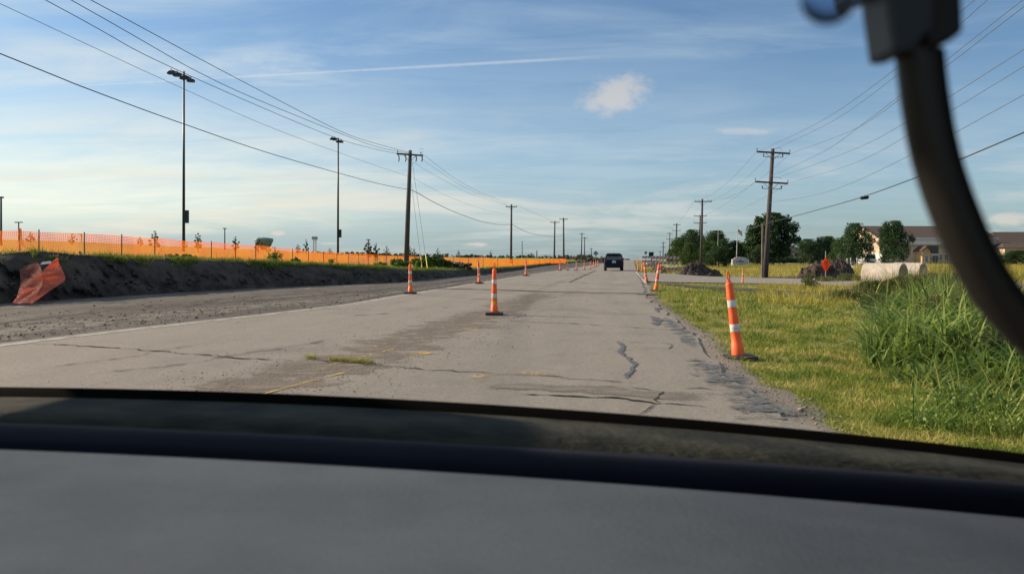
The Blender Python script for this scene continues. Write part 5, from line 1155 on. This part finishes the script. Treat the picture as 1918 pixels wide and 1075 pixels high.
# ------------------------------------------------------------------ buildings
def window(root, x0, x1, z0, z1, y, m='trim', mull=2):
    f = MB(); t = .09
    f.box(((x0 + x1) / 2, y, z0), (x1 - x0 + t, .1, t)).box(((x0 + x1) / 2, y, z1), (x1 - x0 + t, .1, t)); f.box((x0, y, (z0 + z1) / 2), (t, .1, z1 - z0 - t)).box((x1, y, (z0 + z1) / 2), (t, .1, z1 - z0 - t))
    for i in range(1, mull): f.box((x0 + (x1 - x0) * i / mull, y, (z0 + z1) / 2), (.06, .08, z1 - z0 - t))
    fr = f.build('window', M[m], root); MB().box(((x0 + x1) / 2, y + .04, (z0 + z1) / 2), (x1 - x0, .02, z1 - z0)).build('pane', M['glass'], fr)
def hall():
    Y = 170.0; k = Y / F; X = lambda px: (px - CX) * k; Z = lambda py: EYE + (HY - py) * k
    root = empty('hall_building', (X(1700), Y, -.4)); o0 = root.location; oz = lambda z: z - o0.z; ox = lambda x: x - o0.x
    x0, x1 = X(1647), X(1862); ze = Z(445); y1 = 15.0
    w = MB(); w.box(((ox(x0) + ox(x1)) / 2, y1 / 2, oz(ze) / 2 - .3), (x1 - x0, y1, oz(ze) + .6)); w.build('wall', M['stucco'], root)
    # gable triangles
    zr = EYE + (HY - 425) / F * (Y + y1 / 2); g = MB()
    for xx in (ox(x0) + .003, ox(x1) - .2): g.add([(xx, 0, oz(ze)), (xx, y1, oz(ze)), (xx, y1 / 2, oz(zr) - .15), (xx + .2, 0, oz(ze)), (xx + .2, y1, oz(ze)), (xx + .2, y1 / 2, oz(zr) - .15)], [(0, 2, 1), (3, 4, 5), (0, 3, 5, 2), (1, 2, 5, 4), (0, 1, 4, 3)])
    g.build('gable', M['stucco'], root)
    rf = MB(); a, b = ox(x0) - .5, ox(x1) + .5; e = .7; dzr = .18; sl_ = (oz(zr) - oz(ze)) / (y1 / 2)
    for s in (0, 1):
        ye, yr = (-e, y1 / 2) if s == 0 else (y1 + e, y1 / 2); z_e = oz(ze) - e * sl_; zrr = oz(zr)
        rf.add([(a, ye, z_e), (b, ye, z_e), (b, yr, zrr), (a, yr, zrr), (a, ye, z_e + dzr), (b, ye, z_e + dzr), (b, yr, zrr + dzr), (a, yr, zrr + dzr)], [(0, 1, 2, 3), (7, 6, 5, 4), (0, 4, 5, 1), (0, 3, 7, 4), (1, 5, 6, 2)])
    roof = rf.build('roof', M['roof'], root); MB().box(((a + b) / 2, -e - .03, oz(ze) - e * sl_ + .02), (b - a, .06, .3)).build('fascia', M['trim'], roof)
    # pale upper storey band standing proud
    MB().box(((ox(X(1690)) + ox(x1)) / 2, -.25, oz(Z(452))), (x1 - X(1690), .5, (459 - 446) * k)).build('upper_band', mat('pale_siding', (.66, .58, .53), (.60, .54, .49), .8, 2), root)
    yf = -.06
    window(root, ox(X(1738)), ox(X(1757)), oz(Z(474)), oz(Z(461)), yf, 'black', 5)
    window(root, ox(X(1737)), ox(X(1745)), oz(Z(490)), oz(Z(482)), yf); window(root, ox(X(1760)), ox(X(1765)), oz(Z(488)), oz(Z(477)), yf); window(root, ox(X(1769)), ox(X(1776)), oz(Z(488)), oz(Z(477)), yf)
    d = MB().box((ox(X(1752)), yf, oz(Z(485.5))), (10 * k, .1, 13 * k)).build('door', M['glass'], root); MB().box((ox(X(1752)), yf - .06, oz(Z(485.5))), (.08, .06, 12.5 * k)).build('door_rail', M['galv'], d)
    MB().box((ox(X(1738)), -1.0, oz(Z(477))), (12 * k, 2, .2)).box((ox(X(1732)), -1.9, oz(Z(485))), (.25, .25, 16 * k)).build('porch', M['trim'], root)
    MB().box((ox(X(1766)), -.08, oz(Z(490.5))), (22 * k, .16, 4.5 * k)).build('brick_base', M['brick'], root)
    # gabled brick wing
    a, b = ox(X(1713)), ox(X(1728)); yb = -3.2; zt = oz(Z(469)); zp = oz(Z(463))
    wg = MB(); wg.prism([(a, -.2), (b, -.2), (b, zt), ((a + b) / 2, zp), (a, zt)], yb, -.002); wing = wg.build('brick_wing', M['brick'], root)
    r2 = MB(); m_ = (a + b) / 2
    for (xa, xb) in ((a - .35, m_), (b + .35, m_)):
        za = zt - .35 * (zp - zt) / (m_ - a); r2.add([(xa, yb - .4, za), (xb, yb - .4, zp), (xb, -.004, zp), (xa, -.004, za), (xa, yb - .4, za + .2), (xb, yb - .4, zp + .2), (xb, -.004, zp + .2), (xa, -.004, za + .2)], [(0, 1, 2, 3), (7, 6, 5, 4), (0, 4, 5, 1), (0, 3, 7, 4)])
    r2.build('wing_roof', M['roof'], root); window(root, ox(X(1717)), ox(X(1723.5)), oz(Z(491)), oz(Z(479)), yb - .04, 'trim', 3)
    for yy in (4, 9): # windows on the sunlit end wall
        f = MB().box((ox(x0) - .04, yy, 3.6), (.08, 1.4, 1.6)).build('window', M['trim'], root); MB().box((ox(x0) - .09, yy, 3.6), (.03, 1.2, 1.4)).build('pane', M['glass'], f)
    tag(root, 'cream two storey building with a long brown roof and a tan brick gabled entrance', 'building')
hall()
def hiphouse(px0, px1, yr0, yr1, ye, Y, ms, label, wallm='stucco', dep=14, nw=4):
    k = Y / F; x0, x1 = (px0 - CX) * k, (px1 - CX) * k; c = (x0 + x1) / 2; zr = EYE + (HY - yr0) * k; ze = EYE + (HY - ye) * k; root = empty('house', (c, Y, -.5)); hw = (x1 - x0) / 2; zr += .5; ze += .5; rl = hw * yr1
    MB().box((0, dep / 2, ze / 2), (2 * hw - 1.2, dep - 1.2, ze)).build('wall', M[wallm], root)
    MB().add([(-hw, 0, ze), (hw, 0, ze), (hw, dep, ze), (-hw, dep, ze), (-rl, dep / 2, zr), (rl, dep / 2, zr)], [(0, 1, 5, 4), (1, 2, 5), (2, 3, 4, 5), (3, 0, 4), (3, 2, 1, 0)]).build('roof', M[ms], root)
    for i in range(nw): x = -hw * .75 + hw * 1.5 * i / max(1, nw - 1); window(root, x - .5, x + .5, .9, min(2.3, ze - .3), .6 - .05)
    tag(root, label, 'building')
hiphouse(1868, 2010, 432.5, .55, 462, 205, 'roof', 'brown hip roofed building at the right edge behind the cable', dep=18)
hiphouse(1880, 1960, 453, .5, 464, 165, 'roof', 'lower wing with a pale roof edge at the far right', dep=8, nw=3)
hiphouse(1398, 1510, 446, .3, 470, 195, 'roofd', 'low dark roofed building hidden behind the tallest tree', 'concd', 16)
hiphouse(836, 874, 482.4, .6, 487, 300, 'roof', 'distant low roofed house left of the second left cone', dep=10, nw=2)
hiphouse(877, 917, 482.4, .6, 487, 310, 'roof', 'distant low roofed house just left of the second utility pole', dep=10, nw=2)
# hedge in front of the dark building
p = np.stack([rng.uniform((1405 - CX) / F * 175, (1530 - CX) / F * 175, 5000), rng.uniform(174, 176, 5000), rng.uniform(-.5, .9, 5000)], 1)
tag(npmesh('hedge', *leaves(p, .4, 3), M['leaf']), 'low clipped hedge along the back of the parking lot', 'hedge')


# ------------------------------------------------------------------ vehicles
def wheel(root, x, y, r=.35, w=.24):
    mb = MB(); n = 20; prof = [(r * .6, -w / 2), (r * .95, -w / 2), (r, -w * .35), (r, w * .35), (r * .95, w / 2), (r * .6, w / 2)]; v = []; f = []
    for rr, xx in prof:
        for k in range(n): t = 2 * math.pi * k / n; v.append((x + xx, y + rr * math.cos(t), r + rr * math.sin(t)))
    for i in range(5):
        for k in range(n): f.append((i * n + k, i * n + (k + 1) % n, (i + 1) * n + (k + 1) % n, (i + 1) * n + k))
    f += [tuple(range(n)), tuple(range(5 * n, 6 * n))[::-1]]; mb.add(v, f); return mb.build('wheel', M['rubber'], root)
def vehicle(kind, loc, rz, sc, paint, label, cat_):
    root = empty(kind, loc, rz); root.scale = (sc,) * 3; L = 4.6
    # body sections along y (0 rear .. L front): y, half width low, z low, z belt, half width belt
    secs = [(0, .86, .42, 1.02, .86), (.06, .91, .34, 1.08, .90), (.5, .94, .3, 1.12, .92), (2.2, .95, .28, 1.10, .92), (3.3, .94, .28, 1.06, .90), (4.2, .9, .32, .92, .84), (4.6, .78, .42, .74, .72)]
    v = []; f = []
    for y, hl, zl, zb, hb in secs: v += [(-hl * .86, y, zl), (hl * .86, y, zl), (hl, y, zl + .22), (hl, y, (zl + zb) / 2 + .1), (hb, y, zb), (-hb, y, zb), (-hl, y, (zl + zb) / 2 + .1), (-hl, y, zl + .22)]
    for i in range(len(secs) - 1):
        for k in range(8): a = i * 8; f.append((a + k, a + (k + 1) % 8, a + 8 + (k + 1) % 8, a + 8 + k))
    f += [tuple(range(8))[::-1], tuple(range(len(secs) * 8 - 8, len(secs) * 8))]; body = MB().add(v, f).build('body', M[paint], root, bevel=.03)
    g = [(.10, .84, .0), (.55, .66, .0), (2.5, .68, .0), (3.3, .80, .0)]; v = [(-.87, .10, 1.06), (.87, .10, 1.06), (.87, 3.45, 1.06), (-.87, 3.45, 1.06), (-.67, .42, 1.60), (.67, .42, 1.60), (.66, 2.6, 1.64), (-.66, 2.6, 1.64)]
    cab = MB().add(v, [(0, 1, 5, 4), (1, 2, 6, 5), (2, 3, 7, 6), (3, 0, 4, 7), (4, 5, 6, 7), (3, 2, 1, 0)]).build('cabin', M['glass'], root)
    v = [(-.69, .28, 1.58), (.69, .28, 1.58), (.68, 2.65, 1.62), (-.68, 2.65, 1.62), (-.62, .40, 1.68), (.62, .40, 1.68), (.60, 2.55, 1.71), (-.60, 2.55, 1.71)]
    MB().add(v, [(0, 1, 5, 4), (1, 2, 6, 5), (2, 3, 7, 6), (3, 0, 4, 7), (4, 5, 6, 7), (3, 2, 1, 0)]).build('roof', M[paint], root, bevel=.02)
    for sx in (-1, 1):
        MB().tube([(sx * .885, .07, 1.05), (sx * .70, .40, 1.6)], .045, 6).build('rear_pillar', M[paint], root)
        MB().box((sx * .80, -.005, .98), (.17, .10, .24)).build('tail_light', M['red'], root, bevel=.02)
        m_ = MB().box((sx * 1.03, 3.0, 1.12), (.2, .1, .15)).build('mirror', M[paint], root, bevel=.03); wheel(root, sx * .80, .78); wheel(root, sx * .80, 3.65)
    b_ = MB().box((0, -.03, .50), (1.66, .14, .26)).build('bumper', M[paint], root, bevel=.04); MB().box((0, .05, .34), (1.3, .1, .12)).build('valance', M['black'], root)
    pl = MB().box((0, -.012, .86), (.36, .02, .18)).build('number_plate', M['plate'], root); ink = MB(); [ink.box((-.12 + .048 * i, -.024, .855), (.026, .004, .07)) for i in range(6)]; ink.build('plate_print', M['blue'], pl)
    MB().box((0, .28, 1.57), (1.1, .16, .03)).build('spoiler', M[paint], root); MB().tube([(0, .6, 1.68), (0, .5, 1.78)], [.03, .015], 6).build('antenna', M['black'], root); MB().box((0, -.01, 1.02), (.16, .02, .06)).build('badge', M['galv'], root)
    return tag(root, label, cat_)
Y = 70.0; g = P(1150, 508, Y); g.z = .0
vehicle('suv', g, R(-6.0), .92, 'navy', 'dark navy car driving away in the lane, seen from behind', 'car')
g = P(1175, 489, 288); g.z = crest(288) ; vehicle('pickup', g, R(-9), 1.05, 'white_paint', 'distant pale vehicle just beyond the road crest', 'car')
def van(px, Y, lb, w=1.9, h=2.0):
    g = P(px, 492, Y); g.z = ground_z(g.x, Y); root = empty('parked_van', g, R(12)); MB().prism([(-w / 2, .35), (w / 2, .35), (w / 2, h * .6), (w * .42, h), (-w * .42, h), (-w / 2, h * .6)], 0, 4.5).build('body', M['white_paint'], root, bevel=.06)
    MB().prism([(-w * .41, h * .60), (w * .41, h * .60), (w * .36, h * .9), (-w * .36, h * .9)], -.02, .02).build('windscreen', M['glass'], root); MB().box((0, -.03, .62), (w * .6, .06, .25)).build('grille', M['black'], root)
    for sx in (-1, 1): MB().box((sx * w * .40, -.03, .72), (.24, .05, .18)).build('headlight', M['plate'], root); wheel(root, sx * w * .42, .8); wheel(root, sx * w * .42, 3.6)
    tag(root, lb, 'van', 'white vans parked by the hall')
van(1632, 135, 'white van parked under the large tree left of the hall'); van(1660, 140, 'white van parked behind the left concrete pipe, right of the other van')


# ------------------------------------------------------------------ the car we sit in
def loft(name, rows, m, parent, thick=0, smooth_=True, sub=1):
    """rows: list of pixel curves with depth -> surface"""
    n = 70; pxs = np.linspace(-420, 2340, n); V = []
    for pts, dep in rows:
        X = [p[0] for p in pts]; Yp = [p[1] for p in pts]; co = np.polyfit(X, Yp, 2)
        for px in pxs:
            py = np.polyval(co, px); d = dep if not isinstance(dep, tuple) else dep[0] + (dep[1] - dep[0]) * (px / 1918); V.append(P(px, py, d))
    Fq = [(i * n + k, i * n + k + 1, (i + 1) * n + k + 1, (i + 1) * n + k) for i in range(len(rows) - 1) for k in range(n - 1)]
    o = npmesh(name, V, Fq, m, parent, smooth_)
    if thick: s = o.modifiers.new('s', 'SOLIDIFY'); s.thickness = thick; s.offset = 0
    return o
car = empty('car_interior', (0, 0, 0))
E_top = [(0, 727), (450, 739), (900, 756), (1200, 781), (1560, 814), (1918, 851)]
E_bot = [(0, 748), (450, 760), (900, 778), (1200, 803), (1560, 836), (1918, 873)]
C_bot = [(0, 797), (450, 810), (900, 836), (1200, 857), (1560, 882), (1918, 906)]
N_bot = [(0, 848), (450, 864), (900, 893), (1200, 916), (1560, 945), (1918, 974)]
off = lambda L, d: [(a, b + d) for a, b in L]
loft('windscreen_edge', [(off(E_top, 2), (.98, .90)), (E_top, (.965, .89)), (off(E_bot, -4), (.955, .88)), (E_bot, (.95, .875))], M['frit'], car, .004)
loft('cowl_panel', [(off(E_bot, -2), (.945, .87)), (off(C_bot, 8), (.74, .69))], M['cowl'], car, .004)
loft('defroster_roll', [(off(C_bot, 6), (.735, .69)), (C_bot, (.725, .68)), (off(C_bot, 8), (.70, .66)), (off(C_bot, 30), (.67, .64)), (off(N_bot, 6), (.655, .625))], M['dashdark'], car, .004)
loft('dashboard_pad', [(off(N_bot, 10), (.655, .625)), (off(N_bot, 1), (.635, .61)), (N_bot, (.625, .60)), (off(N_bot, 12), (.605, .58)), (off(N_bot, 90), (.50, .48)), (off(N_bot, 190), (.40, .385)), (off(N_bot, 330), (.31, .30)), (off(N_bot, 700), (.22, .21))], M['dash'], car, .004)
MB().box((-.05, .942, 1.662), (2.3, .184, .04)).box((-.975, .15, 1.66), (.45, 1.40, .04)).box((-.465, .15, 1.66), (.13, 1.40, .04)).box((-.64, -.10, 1.66), (.22, .90, .04)).box((-.64, .705, 1.66), (.22, .29, .04)).box((.60, .15, 1.66), (1.0, 1.40, .04)).build('roof_shade', M['dashdark'], car)  # unseen pieces added to shade the dash; gaps light it and the cable
MB().box((-.97, .2, 1.53), (.05, 2.1, .24), rz=R(6)).box((-.97, .2, 1.02), (.05, 2.1, .26), rz=R(6)).box((1.09, .2, 1.30), (.05, 2.1, .67), rz=R(-6)).build('side_shade', M['dashdark'], car)  # unseen panels added at both sides to block sun and darken the dash
tag(car, 'grey dashboard top with black windscreen edge filling the bottom of the view', 'car interior')
# black cable with its plug, close to the lens
D = .22; cb = empty('charging_cable', P(1722, 60, D)); oc = cb.location.copy()
cp = [(1718, 30), (1722, 100), (1734, 200), (1754, 300), (1788, 400), (1834, 500), (1898, 590), (1985, 660), (2100, 705), (2250, 720)]; path = []
for i in range(1, len(cp) - 2):
    a_, b_, c_, d_ = [np.array(q, float) for q in cp[i - 1:i + 3]]
    for q in np.linspace(0, 1, 8, endpoint=False): path.append(tuple(.5 * (2 * b_ + (c_ - a_) * q + (2 * a_ - 5 * b_ + 4 * c_ - d_) * q * q + (3 * b_ - a_ - 3 * c_ + d_) * q ** 3)))
MB().tube([P(a, b, D) - oc for a, b in path], .0063, 24).build('cable', M['cable'], cb, True)
k = D / F; pg = MB()
def hexa(mb, quads, y0, y1): mb.prism([((x - CX) / F * D - oc.x, EYE + (HY - y) / F * D - oc.z) for x, y in quads], y0, y1)
hexa(pg, [(1632, -60), (1728, -60), (1732, 60), (1690, 105), (1656, 108)], -.006, .010); pg.build('plug_shell', M['plug'], cb, bevel=.0012)
pg = MB(); hexa(pg, [(1729, -60), (1786, -60), (1791, 66), (1762, 88), (1725, 92)], -.004, .012); pg.build('plug_side', M['cable'], cb, bevel=.0012)
pg = MB(); hexa(pg, [(1570, -60), (1631, -60), (1631, 2), (1580, -3)], .0, .008); pg.build('mount_arm', M['cable'], cb, bevel=.001)
tag(cb, 'thick black cable curving down from a dark plug, out of focus close to the lens', 'cable')
me = MB(); rr = .0056; c = P(1553, -6, .16); me.lathe([(.0005, -rr)] + [(rr * math.cos(a), rr * math.sin(a)) for a in np.linspace(-1.45, 1.45, 14)] + [(.0005, rr)], 24, c)
gm = bpy.data.materials.new('tinted_bead'); gm.use_nodes = True; b = gm.node_tree.nodes['Principled BSDF']; b.inputs['Transmission Weight'].default_value = 1; b.inputs['Base Color'].default_value = (.62, .78, 1, 1); b.inputs['Roughness'].default_value = .05; b.inputs['IOR'].default_value = 1.02
tag(me.build('glass_bead', gm, smooth=True), 'blurred round bluish clear bead left of the cable plug', 'bead')
print('objects', len(bpy.data.objects), 'faces', sum(len(o.data.polygons) for o in bpy.data.objects if o.type == 'MESH'))
